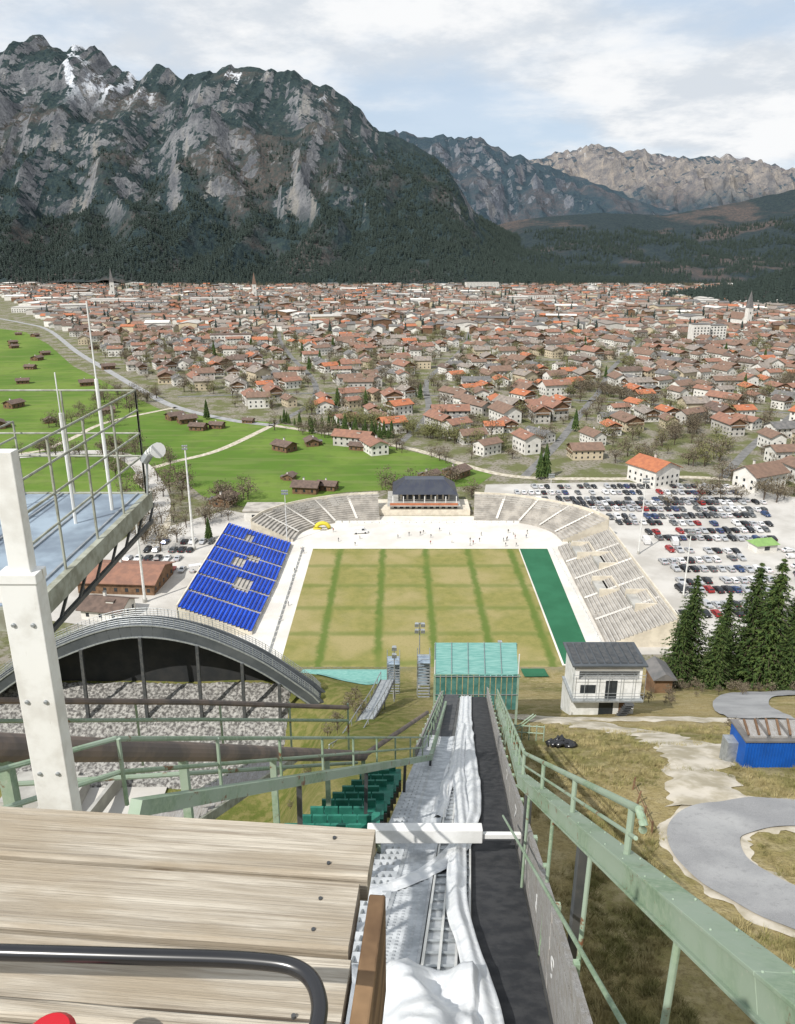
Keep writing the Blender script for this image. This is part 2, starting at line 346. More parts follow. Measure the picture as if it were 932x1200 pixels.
A=[(-3600,700),(-2900,820),(-2328,899),(-1903,965),(-1814,1020),(-1705,1079),(-1631,1026),(-1570,1000),(-1508,1036),(-1410,1008),(-1318,918),(-1239,892),(-1149,961),(-1051,900),(-928,905),(-802,954),(-700,940),(-558,918),(-395,881),(-273,833),(-171,752),(-88,657),(59,619),(229,523),(341,335),(440,250),(540,204),(766,80),(900,10),(1100,-20)]
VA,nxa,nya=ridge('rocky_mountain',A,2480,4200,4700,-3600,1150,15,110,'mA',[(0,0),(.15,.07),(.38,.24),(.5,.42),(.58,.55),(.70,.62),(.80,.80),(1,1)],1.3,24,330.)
B=[(-900,600),(-395,900),(-156,912),(204,880),(565,853),(810,759),(1057,676),(1430,564),(1812,422),(2196,306),(3000,200)]
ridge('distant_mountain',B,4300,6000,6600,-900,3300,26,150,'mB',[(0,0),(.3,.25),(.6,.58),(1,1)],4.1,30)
C=[(200,700),(905,960),(1382,1060),(1761,1134),(2050,1190),(2229,1270),(2400,1205),(2523,1178),(2711,1210),(2950,1130),(3202,1090),(3675,1124),(4170,1029),(4489,968),(5160,879),(7000,700)]
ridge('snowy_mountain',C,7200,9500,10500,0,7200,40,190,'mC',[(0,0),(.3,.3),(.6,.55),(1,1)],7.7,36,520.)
Dd=[(-200,0),(200,90),(400,200),(626,260),(850,285),(1090,300),(1466,290),(1824,350),(2144,420),(2444,480),(3600,600)]
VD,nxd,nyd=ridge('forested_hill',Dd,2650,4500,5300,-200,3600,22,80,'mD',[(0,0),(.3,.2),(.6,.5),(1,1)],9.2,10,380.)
V=[];nxk=61
for j in range(61):
    for i in range(nxk):
        x=600+i*14; y=1350+j*14
        dx=(x-1130)/430; dy=(y-1720)/330
        r=dx*dx+dy*dy; V.append((x,y,110*math.exp(-r*1.6)-6+6*noise.noise(Vector((x/90,y/90,1)))))
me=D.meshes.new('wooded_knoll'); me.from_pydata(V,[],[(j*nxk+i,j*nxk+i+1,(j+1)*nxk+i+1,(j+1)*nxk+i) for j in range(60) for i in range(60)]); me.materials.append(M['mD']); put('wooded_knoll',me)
VK=V
# ------------------------------------------------------------ trees
def spruce(h,tiers,br,tuft,k='spruce',seed=0):
    random.seed(seed); b=MB(); b.tube([(0,0,-.3),(0,0,h*.5),(0,0,h*.97)],h*.016,'bark',7,r2=.02)
    for i in range(tiers):
        t=(i+rnd(0,.7))/tiers; z=h*(.05+.93*t); R=(h*.25*(1-t)**.75+.15)*(1.0 if t>.15 else .85); R*=rnd(.75,1.15)
        n=max(4,int(br*(1-t*.45)))
        for a in range(n):
            an=2*math.pi*(a+rnd(-.3,.3))/n+i*2.4; L=R*rnd(.55,1.18); dr=rnd(.1,.38)
            d=Vector((math.cos(an),math.sin(an),0)); pr=Vector((-d.y,d.x,0))
            b.tube([(0,0,z),tuple(d*L*.9+Vector((0,0,z-L*dr)))],.03*L/2,'bark',3,r2=.01)
            for q in range(tuft):
                f=(q+rnd(.2,1))/tuft; c=d*L*f+pr*rnd(-.3,.3)*L*(1.15-f)+Vector((0,0,z-L*dr*f+rnd(-.1,.12)))
                s=rnd(.16,.34)*(.55+.4*(1-t))*h/18*1.6; w=s*rnd(.6,1.0)
                dd=(d+pr*rnd(-.8,.8)).normalized(); p2=Vector((-dd.y,dd.x,rnd(-.4,.4))); dz=Vector((0,0,-s*rnd(.0,.7)))
                b.add([c-dd*s*.5-p2*w*.5,c-dd*s*.5+p2*w*.5,c+dd*s*1.1+dz],[(0,1,2)],k)
                b.add([c+p2*w*.4,c-p2*w*.4,c+Vector((rnd(-.1,.1),rnd(-.1,.1),-s*1.1))],[(0,1,2)],k)
    return b
def conelet(h,k,seed,tiers=5,n=7,wd=.2):
    random.seed(seed); b=MB(); b.tube([(0,0,0),(0,0,h*.3)],h*.02,'bark',4)
    for i in range(tiers):
        t=i/tiers; z0=h*(.08+.86*t); z1=z0+h*.36*(1-.4*t); R=h*wd*(1-t)**.8+h*.02; vs=[(0,0,min(h,z1))]
        for a in range(n*2):
            an=math.pi*a/n+i; r=R*(rnd(.85,1.15) if a%2 else rnd(.5,.7)); vs.append((r*math.cos(an),r*math.sin(an),z0+rnd(-.03,.03)*h+(0 if a%2 else h*.03)))
        b.add(vs,[(0,1+a,1+(a+1)%(n*2)) for a in range(n*2)],k)
    return b
def decid(h,k,seed,clumps,per,leafs):
    random.seed(seed); b=MB(); b.tube([(0,0,-.2),(.02*h,0,h*.35)],h*.025,'bark',6,r2=h*.018)
    for i in range(clumps):
        an=2.4*i; rr=h*.36*math.sqrt(rnd(.05,1)); z=h*(.34+.56*rnd(0,1)*(1-(rr/(h*.42))**2)); c=Vector((rr*math.cos(an),rr*math.sin(an),z))
        b.tube([(.02*h,0,h*rnd(.2,.35)),tuple(c*.6+Vector((0,0,z*.1+h*.1))),tuple(c)],h*.008,'bark',3,r2=h*.002)
        for j in range(per):
            p=c+Vector((random.gauss(0,1),random.gauss(0,1),random.gauss(0,.8)))*h*.08
            s=leafs*rnd(.6,1.3)*h; a=Vector((rnd(-1,1),rnd(-1,1),rnd(-1,1))).normalized()*s; q=a.cross(Vector((rnd(-1,1),rnd(-1,1),rnd(-1,1)))).normalized()*s*.45
            b.add([p-a,p+q,p+a,p-q],[(0,1,2,3)],k)
    return b
def scatter(name,proto,items,child='tree'):
    b=MB()
    for x,y,z,s,r in items:
        c,sn=math.cos(r)*s/2,math.sin(r)*s/2
        o=len(b.v); b.v+=[(x-c+sn,y-sn-c,z),(x+c+sn,y+sn-c,z),(x+c-sn,y+sn+c,z),(x-c-sn,y-sn+c,z)]; b.f.append((o,o+1,o+2,o+3)); b.m.append(0)
    b.mi('bark'); o=b.obj(name); o.instance_type='FACES'; o.use_instance_faces_scale=True; o.show_instancer_for_render=False; o.show_instancer_for_viewport=False
    put(child,proto.mesh(child+'_mesh'),None,o); return o
sp=[spruce(20,38,15,13,seed=s).mesh('spruce_tree_mesh') for s in (1,2,3)]
random.seed(5)
for i,(x,y,hh) in enumerate([(41.5,101,13.5),(43.5,103,18.5),(46,99,12),(52.5,103,20.5),(50,106,16),(54,100,21),(56.5,106,18),(55.5,97,12),(59,104,16),(63,98,11),(48.5,101,9)]):
    put('spruce_tree',sp[i%3],(x,y,ter(x,y)),None,i*1.3,hh/20)
random.seed(11)
def forest(V,nx,ny,zmin,zmax,n,tilt,ymax,hole=-.6):
    out=[];tries=0
    while len(out)<n and tries<n*14:
        tries+=1
        j=random.randrange(1,ny-2);i=random.randrange(1,nx-2); a=V[j*nx+i];c=V[(j+1)*nx+i];e=V[j*nx+i+1]
        if a[2]<zmin or a[2]>zmax*rnd(.35,1) or a[1]>ymax: continue
        if abs(a[0])>.62*a[1]: continue
        st=max(abs(c[2]-a[2]),abs(e[2]-a[2]))/(c[1]-a[1])
        if st>tilt: continue
        if noise.noise(Vector((a[0]/160,a[1]/160,2)))<hole: continue
        u,v=random.random(),random.random()
        x=a[0]+(e[0]-a[0])*u; y=a[1]+(c[1]-a[1])*v; z=a[2]+(e[2]-a[2])*u+(c[2]-a[2])*v
        out.append((x,y,z-1,rnd(.6,1.35),rnd(0,6)))
    return out
scatter('conifer_forest',conelet(16,'sprucefar',3,3,4,.24),forest(VA,nxa,nya,1,560,34000,.85,4000))
scatter('conifer_forest',conelet(18,'sprucefar',4,3,4,.24),forest(VD,nxd,nyd,1,380,9000,1.2,4000,-.15))
scatter('conifer_forest',conelet(18,'sprucefar',5,3,5,.24),[(x,y,z-1,rnd(.7,1.2),rnd(0,6)) for x,y,z in [ (v[0]+rnd(-7,7),v[1]+rnd(-7,7),v[2]) for v in VK*2 if v[2]>3 and v[1]<1850]])
# ------------------------------------------------------------ houses
rooft={'r1':((.15,.105,.085),(.1,.072,.06)),'r2':((.21,.135,.1),(.16,.105,.08)),'r3':((.42,.155,.075),(.33,.12,.065)),'r4':((.17,.16,.155),(.11,.11,.11)),'r5':((.28,.145,.1),(.21,.115,.085)),'r6':((.27,.23,.2),(.19,.165,.145))}
for k,(a,b_) in rooft.items(): M[k]=pm('roof_tiles_'+k,a,b_,.5,.8)
M['wallw']=pm('white_render',(.7,.68,.64),(.58,.56,.52),.3,.9); M['wally']=pm('ochre_render',(.55,.47,.34),(.48,.41,.3),.3,.9); M['wallg']=pm('grey_render',(.48,.46,.43),(.4,.38,.35),.3,.9)
def house(w,l,h,rk,wk,wood=True,pitch=.42,det=True):
    b=MB(); W=w/2;L=l/2; g=W*pitch
    b.add([(-W,-L,0),(W,-L,0),(W,L,0),(-W,L,0),(-W,-L,h),(W,-L,h),(W,L,h),(-W,L,h),(0,-L,h+g),(0,L,h+g)],[(0,1,5,8,4),(2,3,7,9,6),(1,2,6,5),(3,0,4,7)],wk)
    e=.95; t=.22
    for s in (-1,1):
        x1=s*(W+e); z1=h-e*pitch
        vs=[(0,-L-e,h+g+.05),(0,L+e,h+g+.05),(x1,L+e,z1+.05),(x1,-L-e,z1+.05)]; vs+=[(a,c,z+t) for a,c,z in vs]
        b.add(vs,[(0,1,2,3),(7,6,5,4),(0,3,7,4),(1,5,6,2),(3,2,6,7)],rk)
    if wood:
        for s in (-1,1):
            y=s*(L+.04); b.add([(-W*.98,y,h-.9),(W*.98,y,h-.9),(W*.98,y,h),(0,y,h+g*.97),(-W*.98,y,h)],[(0,1,2,3,4)],'brown')
            b.box(-W*.85,W*.85,min(y,y+s*1.0),max(y,y+s*1.0),h-2.2,h-2.05,'brown'); b.box(-W*.85,W*.85,min(y+s*.9,y+s*1.0),max(y+s*.9,y+s*1.0),h-2.05,h-1.3,'brown')
    fl=max(1,int(h/2.7))
    for f in range(fl):
        z=1+f*2.7
        for s in (-1,1):
            n=max(2,int(w/3))
            for i in range(n):
                x=-W+w*(i+.5)/n; b.box(x-.5,x+.5,s*(L+.03)-.02,s*(L+.03)+.02,z,z+1.2,'dark')
            n=max(2,int(l/3.2))
            for i in range(n):
                y=-L+l*(i+.5)/n; b.box(s*(W+.03)-.02,s*(W+.03)+.02,y-.5,y+.5,z,z+1.2,'dark')
    x=W*.35; b.box(x-.4,x+.4,L*.2,L*.2+.7,h+g*.3,h+g+1.0,'wallw'); b.box(x-.5,x+.5,L*.2-.1,L*.2+.8,h+g+1.0,h+g+1.15,'r4')
    if random.random()<.35: b.box(-W*.3-.9,-W*.3+.9,-L*.5,-L*.5+2.2,h+g*.3,h+g*.95,wk); b.box(-W*.3-1.1,-W*.3+1.1,-L*.5-.2,-L*.5+2.4,h+g*.95,h+g*.95+.15,rk)
    if random.random()<.3: b.box(W,W+3.2,-L*.3,L*.5,0,2.6,wk); b.box(W+.05,W+3.6,-L*.3-.3,L*.5+.3,2.6,2.8,'r4')
    return b
random.seed(21)
HM=[]
for i in range(40):
    rk=random.choice(['r1','r1','r2','r2','r3','r4','r4','r5','r5','r6','r6','r2']); wk=random.choice(['wallw','wallw','wallw','wallw','wally','wallg'])
    HM.append((house(rnd(8,13),rnd(10,21),rnd(4.6,8.2),rk,wk,random.random()<.5,rnd(.36,.6)).mesh('chalet_house_mesh'),rk))
HR=[m for m,k in HM if k in('r3','r5','r2')]; HA=[m for m,k in HM if k!='r3']
orange=house(11,15,6,'r3','wallw',False).mesh('chalet_house_mesh')
orange2=house(10,13,6.5,'r3','wallw',True).mesh('chalet_house_mesh')
barn=house(8,11,3.6,'r1','brown',False).mesh('barn_mesh')
YB=[(-1300,2494),(-700,1500),(-500,1130),(-300,790),(-180,590),(-100,510),(-60,480),(6,415),(40,378),(73,356),(111,352),(165,320),(300,260),(900,200)]
fine=[]
for s in streets: fine+=catmull([(p[0],p[1],0) for p in s],30)
from collections import defaultdict
gridS=defaultdict(list)
for p in fine: gridS[(int(p.x//30),int(p.y//30))].append(p)
def ons(x,y,d):
    gx,gy=int(x//30),int(y//30)
    for i in(-1,0,1):
        for j in(-1,0,1):
            for p in gridS.get((gx+i,gy+j),()):
                if (p.x-x)**2+(p.y-y)**2<d*d: return True
    return False
random.seed(31); TT=[];TC=[]; nh=0
th=.35; ct,st_=math.cos(th),math.sin(th)
for i in range(-66,88):
    for j in range(-66,88):
        gx=i*22+rnd(-6,6); gy=j*23.5+rnd(-6,6); x=gx*ct-gy*st_; y=gx*st_+gy*ct
        if y<255 or y>1000 or abs(x)>.56*y+30 or y<interp(YB,x)+8: continue
        q=noise.noise(Vector((x/90,y/90,5)))
        if q<-.38 or random.random()<.04:
            for _ in range(4): TT.append((x+rnd(-11,11),y+rnd(-11,11)))
            continue
        for _ in range(1+(random.random()<.75)): TT.append((x+rnd(8,13)*random.choice((-1,1)),y+rnd(8,13)*random.choice((-1,1))))
        if random.random()<.07: TC.append((x+10,y-9))
        if ons(x,y,9): continue
        redz=sst(330,60,((x-110)**2+(y-430)**2)**.5)*.5
        m=random.choice(HR) if random.random()<redz else random.choice(HA)
        if random.random()<.06+redz*.42: m=random.choice((orange,orange2))
        put('chalet_house',m,(x,y,0),None,th+random.choice((0,math.pi/2,0))+rnd(-.3,.3),rnd(.8,1.1)); nh+=1
put('chalet_house',house(15,17,8,'r3','wallw',False).mesh('chalet_house_mesh'),(117,341,0),None,.5)
put('chalet_house',HM[3][0],(-24,411,0),None,1.2); put('chalet_house',HM[7][0],(-12,396,0),None,.4)
for x,y in [(-72,308),(-40,325),(-31,329),(-60,400),(-47,412),(-50,345),(-12,405),(-21,402),(-240,455),(-215,470),(-130,470),(-140,480),(-118,450),(-108,455),(-300,620),(-330,700),(-350,760),(-420,860),(-440,900),(-300,560),(-260,520),(-480,1000),(-450,980),(-360,800),(-92,470),(-245,610),(-260,700),(-375,720),(-400,650),(-190,500),(-330,850),(-400,1000),(15,345),(28,350)]:
    put('hay_barn',barn,(x,y,0),None,rnd(0,3),rnd(.55,1.05))
b=MB(); random.seed(41); far=0; FT=[]
for i in range(-130,170):
    for j in range(20,118):
        x=i*23+rnd(-8,8); y=j*25+rnd(-8,8)
        if y<1000 or y>2470 or abs(x)>.56*y+40 or y<interp(YB,x)+10: continue
        if (x-1130)**2/430**2+(y-1720)**2/330**2<1: continue
        q=noise.noise(Vector((x/160,y/160,3)))
        if q<-.32 and random.random()<.8:
            FT.append((x,y)); continue
        if random.random()<.6: FT.append((x+rnd(8,13),y+rnd(-8,8)))
        if y>2250 and random.random()<.3: continue
        big=random.random()<.05
        W=rnd(4.5,7)*(2.3 if big else 1); L=rnd(6,10)*(2.5 if big else 1); h=rnd(5,9)*(1.4 if big else 1); g=W*(.12 if big else .42)
        a=rnd(-.4,.4)+random.choice((0,1.57)); ca,sa=math.cos(a),math.sin(a)
        T=lambda p:(x+p[0]*ca-p[1]*sa,y+p[0]*sa+p[1]*ca,p[2])
        vs=[(-W,-L,0),(W,-L,0),(W,L,0),(-W,L,0),(-W,-L,h),(W,-L,h),(W,L,h),(-W,L,h),(0,-L,h+g),(0,L,h+g)]
        b.add([T(p) for p in vs],[(0,1,5,8,4),(2,3,7,9,6),(1,2,6,5),(3,0,4,7)],random.choice(['wallw','wallw','wallw','wally','wallg','brown']))
        rk=random.choice(['r1','r2','r5','r4','r6','r6','r2','r5','r3' if random.random()<.5 else 'r1']) if not big else random.choice(['r4','r6','wallg','wallw'])
        e=.9
        b.add([T(p) for p in [(0,-L-e,h+g+.2),(0,L+e,h+g+.2),(W+e,L+e,h-.2),(W+e,-L-e,h-.2),(-W-e,L+e,h-.2),(-W-e,-L-e,h-.2)]],[(0,3,2,1),(0,1,4,5)],rk); far+=1
b.obj('distant_town_houses')
def hall(name,x,y,w,l,h,rk='wallg'):
    b=MB(); b.box(-w/2,w/2,-l/2,l/2,0,h,'wallw'); b.box(-w/2-.4,w/2+.4,-l/2-.4,l/2+.4,h,h+.5,rk)
    for f in range(int(h/3.2)):
        for i in range(int(w/4)):
            xx=-w/2+2+i*4; b.box(xx-.8,xx+.8,-l/2-.06,-l/2-.01,1+f*3.2,2.6+f*3.2,'dark')
    put(name,b.mesh(name),(x,y,0),None,.15)
hall('factory_hall',-560,1580,90,50,12); hall('factory_hall',-470,1500,80,35,10,'r4'); hall('factory_hall',-640,1400,60,40,9); hall('factory_hall',-380,1620,75,30,12); hall('factory_hall',-700,1640,80,40,11,'wallw')
hall('apartment_block',345,905,20,12,22,'r4'); hall('apartment_block',368,915,20,12,20,'r4'); hall('hotel_building',150,1500,60,18,14,'r5'); hall('hotel_building',-60,1300,46,18,13,'r5'); hall('hotel_building',300,1700,70,22,14,'r2'); hall('hospital_building',230,2200,90,20,22,'r4'); hall('school_building',-190,900,45,16,11,'r1'); hall('school_building',620,1150,50,18,12,'r2')
def church(x,y,s,onion=False):
    b=MB(); b.box(-3,3,-3,3,0,24,'wallw'); b.add([(-3.3,-3.3,24),(3.3,-3.3,24),(3.3,3.3,24),(-3.3,3.3,24),(0,0,44)],[(0,1,4),(1,2,4),(2,3,4),(3,0,4)],'r4' if not onion else 'r2')
    for z in (8,17):
        for sx in (-1,1): b.box(-.6,.6,sx*3.03-.02,sx*3.03+.02,z,z+2.5,'dark')
    b.add([(-6,3,0),(6,3,0),(6,28,0),(-6,28,0),(-6,3,11),(6,3,11),(6,28,11),(-6,28,11),(0,3,18),(0,28,18)],[(0,1,5,8,4),(2,3,7,9,6),(1,2,6,5),(3,0,4,7)],'wallw')
    b.add([(0,2.5,18.2),(0,28.5,18.2),(6.8,28.5,10.8),(6.8,2.5,10.8),(-6.8,28.5,10.8),(-6.8,2.5,10.8)],[(0,3,2,1),(0,1,4,5)],'r2')
    put('church',b.mesh('church'),(x,y,0),None,.3,s)
church(480,1088,1.15); church(-640,1803,1.5); church(-321,1803,1.3,True)
dm=[decid(10,'twig',1,24,16,.036),decid(10,'springleaf',2,24,16,.036),decid(10,'twig',8,20,14,.034)]
random.seed(51)
TT=[t for t in TT if not ons(t[0],t[1],4) and t[1]>interp(YB,t[0])]
for k in range(60): # tree lines
    t=k/60; TT.append((lerp(92,175,t)+rnd(-3,3),lerp(700,520,t)+rnd(-4,4))); TT.append((lerp(-40,60,t)+rnd(-3,3),lerp(470,400,t)+rnd(-4,4))); TT.append((lerp(150,330,t)+rnd(-4,4),lerp(420,640,t)+rnd(-4,4)))
for i,pr in enumerate(dm):
    scatter('town_trees',pr,[(x,y,0,rnd(.5,1.35),rnd(0,6)) for n_,(x,y) in enumerate(TT) if n_%3==i])
scatter('town_conifers',conelet(12,'spruce',6,8,8,.17),[(x,y,0,rnd(.5,1.3),rnd(0,6)) for x,y in TC])
scatter('distant_town_trees',decid(12,'twig',4,10,9,.06),[(x,y,0,rnd(.6,1.3),rnd(0,6)) for n_,(x,y) in enumerate(FT) if n_%3]+[(rnd(-1350,1300),rnd(2300,2560),0,rnd(.8,1.4),rnd(0,6)) for _ in range(900)])
scatter('distant_conifers',conelet(16,'sprucefar',4,4,6),[(x+rnd(-9,9),y+rnd(-9,9),0,rnd(.6,1.2),rnd(0,6)) for n_,(x,y) in enumerate(FT) if n_%3==0]+[(rnd(-1400,1400),rnd(2420,2700),-1,rnd(.6,1.2),rnd(0,6)) for _ in range(2500)])
riv=[]
for x,y in [(v.x,v.y) for v in catmull([(-330,300,0),(-230,370,0),(-165,395,0),(-135,380,0),(-108,330,0),(-100,290,0),(-92,262,0)],8)]:
    for _ in range(2): riv.append((x+rnd(-14,14),y+rnd(-12,12)))
for k in range(46): riv.append((rnd(-215,-170),rnd(455,575)))
for k in range(26): t=rnd(0,1); riv.append((lerp(-70,40,t)+rnd(-6,6),lerp(455,365,t)+rnd(-6,6)))
for k in range(20): riv.append((rnd(-8,34),rnd(312,345)))
for k in range(14): riv.append((rnd(-80,-58),rnd(270,318)))
for k in range(40): riv.append((rnd(110,230),rnd(300,345)))
scatter('riverside_trees',dm[0],[(x,y,0,rnd(.6,1.2),rnd(0,6)) for x,y in riv[::2]])
scatter('riverside_trees',dm[2],[(x,y,0,rnd(.6,1.3),rnd(0,6)) for x,y in riv[1::2]])
scatter('meadow_conifers',conelet(13,'spruce',9,9,8,.17),[(-69,265,0,.7,0),(66,345,0,1.1,1),(69,347,0,1.3,2),(-120,480,0,1,0),(-50,440,0,.8,3),(-30,436,0,1,2),(-24,434,0,.9,1),(-10,425,0,.8,4)]+[(lerp(-72,0,t/30)+rnd(-2,2),lerp(463,420,t/30)+rnd(3,9),0,rnd(.4,.8),t) for t in range(30)])
random.seed(77)
shr=decid(2.2,'twig',12,16,14,.05)
it=[]
for k in range(170):
    x,y=random.choice([(rnd(36,66),rnd(88,99)),(rnd(27,36),rnd(78,110)),(rnd(60,90),rnd(80,110)),(rnd(26,60),rnd(50,60)),(rnd(-14,-2),rnd(60,90)),(rnd(34,64),rnd(94,99))]); it.append((x,y,ter(x,y),rnd(.3,.95),rnd(0,6)))
scatter('hillside_shrubs',shr,it,'shrub')
b=MB()
for k in range(26):
    a=rnd(0,6.28); r=rnd(0,.22); l=rnd(.12,.3); dx,dy=math.cos(a)*r,math.sin(a)*r; ex,ey=dx*1.9+rnd(-.05,.05),dy*1.9+rnd(-.05,.05)
    b.add([(dx-.012,dy,0),(dx+.012,dy+.01,0),(ex,ey,l)],[(0,1,2)],'straw')
it=[]
RD=[Vector(p) for p in [(30,18),(25,21),(21,24),(17.6,27),(15.9,31),(17,34.8),(20.5,36.3),(26,36.2),(19,61),(21.5,53),(20.5,46),(19,40),(27,47),(34,43),(14,66)]]
while len(it)<9000:
    y=17+45*random.random()**1.6; x=rnd(3,8+y*.62)
    if any((p.x-x)**2+(p.y-y)**2<8 for p in RD): continue
    if noise.noise(Vector((x*.3,y*.3,4)))<-.15: continue
    it.append((x,y,ter(x,y)-.02,rnd(.6,1.4),rnd(0,6)))
scatter('dry_grass',b,it,'grass_tuft')
# ------------------------------------------------------------ stadium stands
def offs(inn,out,t): return [Vector((lerp(a[0],b[0],t),lerp(a[1],b[1],t),0)) for a,b in zip(inn,out)]
def stand(name,inn,out,n,z0,z1,k='conc_l',seat=None,aisles=(),wallk='cream',parapet=1.1):
    b=MB(); dz=(z1-z0)/(n-1); m=len(inn)
    for r in range(n):
        P=offs(inn,out,r/n); Q=offs(inn,out,(r+1)/n); z=z0+dz*r; zl=z-dz if r else 0
        for i in range(m-1):
            b.quad((P[i].x,P[i].y,zl),(P[i+1].x,P[i+1].y,zl),(P[i+1].x,P[i+1].y,z),(P[i].x,P[i].y,z),k)
            b.quad((P[i].x,P[i].y,z),(P[i+1].x,P[i+1].y,z),(Q[i+1].x,Q[i+1].y,z),(Q[i].x,Q[i].y,z),k)
        for e in (0,m-1):
            b.quad((P[e].x,P[e].y,0),(Q[e].x,Q[e].y,0),(Q[e].x,Q[e].y,z),(P[e].x,P[e].y,z),wallk)
        L=sum((P[i+1]-P[i]).length for i in range(m-1)); acc=0
        for i in range(m-1):
            d=(P[i+1]-P[i]); ll=d.length
            if ll<1e-3: continue
            u=d/ll; nr=(Q[i]-P[i]).normalized(); tw=(Q[i]-P[i]).length
            s=0; stp=.62 if seat else 3.0
            while s+stp*.8<ll:
                c=P[i]+u*(s+stp/2)+nr*tw*.62; frac=(acc+s)/L
                skip=any(abs(frac-a)<.009 for a in aisles)
                if seat and ((.30<frac<.42 and 4<r<9) or (.52<frac<.62 and 8<r<12) or (.62<frac<.7 and 5<r<9) or (.85<frac<.93 and 9<r<12)): skip=True
                if not skip:
                    hw=stp*(.46 if seat else .5)
                    if seat:
                        c=P[i]+u*(s+stp/2)+nr*tw*.5
                        b.beam(c-u*hw+Vector((0,0,z+.42)),c+u*hw+Vector((0,0,z+.42)),.85,.06,seat); cc=c+nr*.42
                        b.beam(cc-u*hw+Vector((0,0,z+.62)),cc+u*hw+Vector((0,0,z+.62)),.06,.40,seat)
                    else: b.beam(c-u*hw+Vector((0,0,z+.2)),c+u*hw+Vector((0,0,z+.2)),.3,.34,'wallg')
                s+=stp
            acc+=ll
    P=offs(inn,out,1)
    for i in range(m-1):
        b.beam((P[i].x,P[i].y,(z1+parapet)/2),(P[i+1].x,P[i+1].y,(z1+parapet)/2),.4,z1+parapet,wallk)
    for a in aisles:
        i=min(m-2,int(a*(m-1))); f=a*(m-1)-i
        p=Vector((lerp(inn[i][0],inn[i+1][0],f),lerp(inn[i][1],inn[i+1][1],f),z0+.12)); q=Vector((lerp(out[i][0],out[i+1][0],f),lerp(out[i][1],out[i+1][1],f),z1+.3))
        b.beam(p,q,1.0,.1,'conc_l' if seat else 'track')
    return b.obj(name)
def dens(pts,n=6): return [(v.x,v.y) for v in catmull([(p[0],p[1],0) for p in pts],n)]
stand('blue_seat_grandstand',[(-40,191),(-38.5,225),(-38,259)],[(-60,191),(-60,225),(-60,259)],18,1,8.2,seat='blue',aisles=(.16,.33,.5,.67,.84),parapet=.9)
stand('concrete_terrace',[(56,184),(56.5,220),(57,256)],[(74,184),(74,220),(74,254)],16,1,8,aisles=(.2,.4,.6,.8))
stand('curved_terrace',dens([(-38,263),(-36,273),(-28,281.5),(-18,285.5),(-7,287)]),dens([(-53,264),(-49,275),(-38,286),(-23,294),(-8,297)]),12,1,7.5,aisles=(.2,.4,.6,.8))
stand('curved_terrace',dens([(30,287),(41,285.5),(51,281.5),(58,273),(60,263)]),dens([(31,297),(46,294),(61,286),(72,276),(77,266)]),12,1,7.5,aisles=(.2,.4,.6,.8))
b=MB()
for (x,y,z) in [(63,245,3.5),(67,232,5),(63,215,3.6),(69,200,6)]:
    b.box(x-3,x+3,y-5,y-4.6,z-1,z+1.6,'cream'); b.box(x-3,x+3,y+4.6,y+5,z-1,z+1.6,'cream'); b.box(x+2.7,x+3,y-4.6,y+4.6,z-1,z+2,'cream'); b.box(x-2.9,x+2.6,y-4.5,y+4.5,z-.6,z+.2,'conc')
b.obj('terrace_entrance')
b=MB()
b.box(-3,24,294,310,0,4.2,'wallw'); b.box(-4,25,291.5,311,4.2,4.6,'conc'); b.box(1,21,298,309,4.6,8.2,'cream'); b.box(-8,29,292.5,306,0,2.6,'cream')
for i in range(11): b.box(-1.5+i*2.4,-.1+i*2.4,293.9,293.95,1,3.4,'dark')
for i in range(8): b.box(2+i*2.4,3.6+i*2.4,297.9,297.95,5.2,7.6,'dark')
b.box(-3,24,291.6,292,4.6,5.5,'r3')
b.add([(-2,294.5,8.2),(24,294.5,8.2),(24,312,8.2),(-2,312,8.2),(3,301,12.6),(19,301,12.6),(19,306,12.6),(3,306,12.6)],[(0,1,5,4),(1,2,6,5),(2,3,7,6),(3,0,4,7),(4,5,6,7),(3,2,1,0)],'solar')
for i in range(9): b.beam((0.5+i*2.6,295.2,8.45),(4+i*1.75,300.9,12.6),.12,.1,'dsteel')
for i in range(7): b.box(-2+i*4.2,-1.7+i*4.2,292,292.3,4.6,8.2,'white')
b.obj('clubhouse')
b=MB(); b.box(-60,-46,286,296,0,4,'wallw'); b.box(-60.5,-45.5,285.5,296.5,4,4.4,'conc_l'); b.box(-57,-55,285.9,286,0,2.6,'dark'); b.box(-52,-50,285.9,286,1,2.6,'dark'); b.obj('ticket_building')
put('service_building',house(17,24,4,'r5','brown',False,.3).mesh('service_building_mesh'),(-86,226,0),None,1.5)
put('service_building',house(9,12,3.4,'r1','wallw',False).mesh('service_building_mesh'),(-84,204,0),None,1.4)
b=MB(); b.box(-4,4,-2.5,2.5,0,2.8,'wallw'); b.add([(-4.6,-3.2,2.8),(4.6,-3.2,2.8),(4.6,3.2,2.8),(-4.6,3.2,2.8),(-3,0,4.6),(3,0,4.6)],[(0,1,5,4),(1,2,5),(2,3,4,5),(3,0,4)],'lime'); b.box(-1,1,-2.56,-2.5,.8,2.2,'dark'); put('kiosk',b.mesh('kiosk'),(129,255,0),None,.2)
b=MB()
for i in range(30): b.box(-30+i*2.9,-27.5+i*2.9,283.5,283.6,.05,1.0,'white')
for i in range(24): b.box(-33.9,-33.8,176+i*3.4,179+i*3.4,.05,.95,'white')
for i in range(24): b.box(54.6,54.7,176+i*3.4,179+i*3.4,.05,.95,'white')
b.obj('advertising_boards')
M['yellow']=pm('yellow_fabric',(.62,.52,.05),(.55,.45,.05),1)
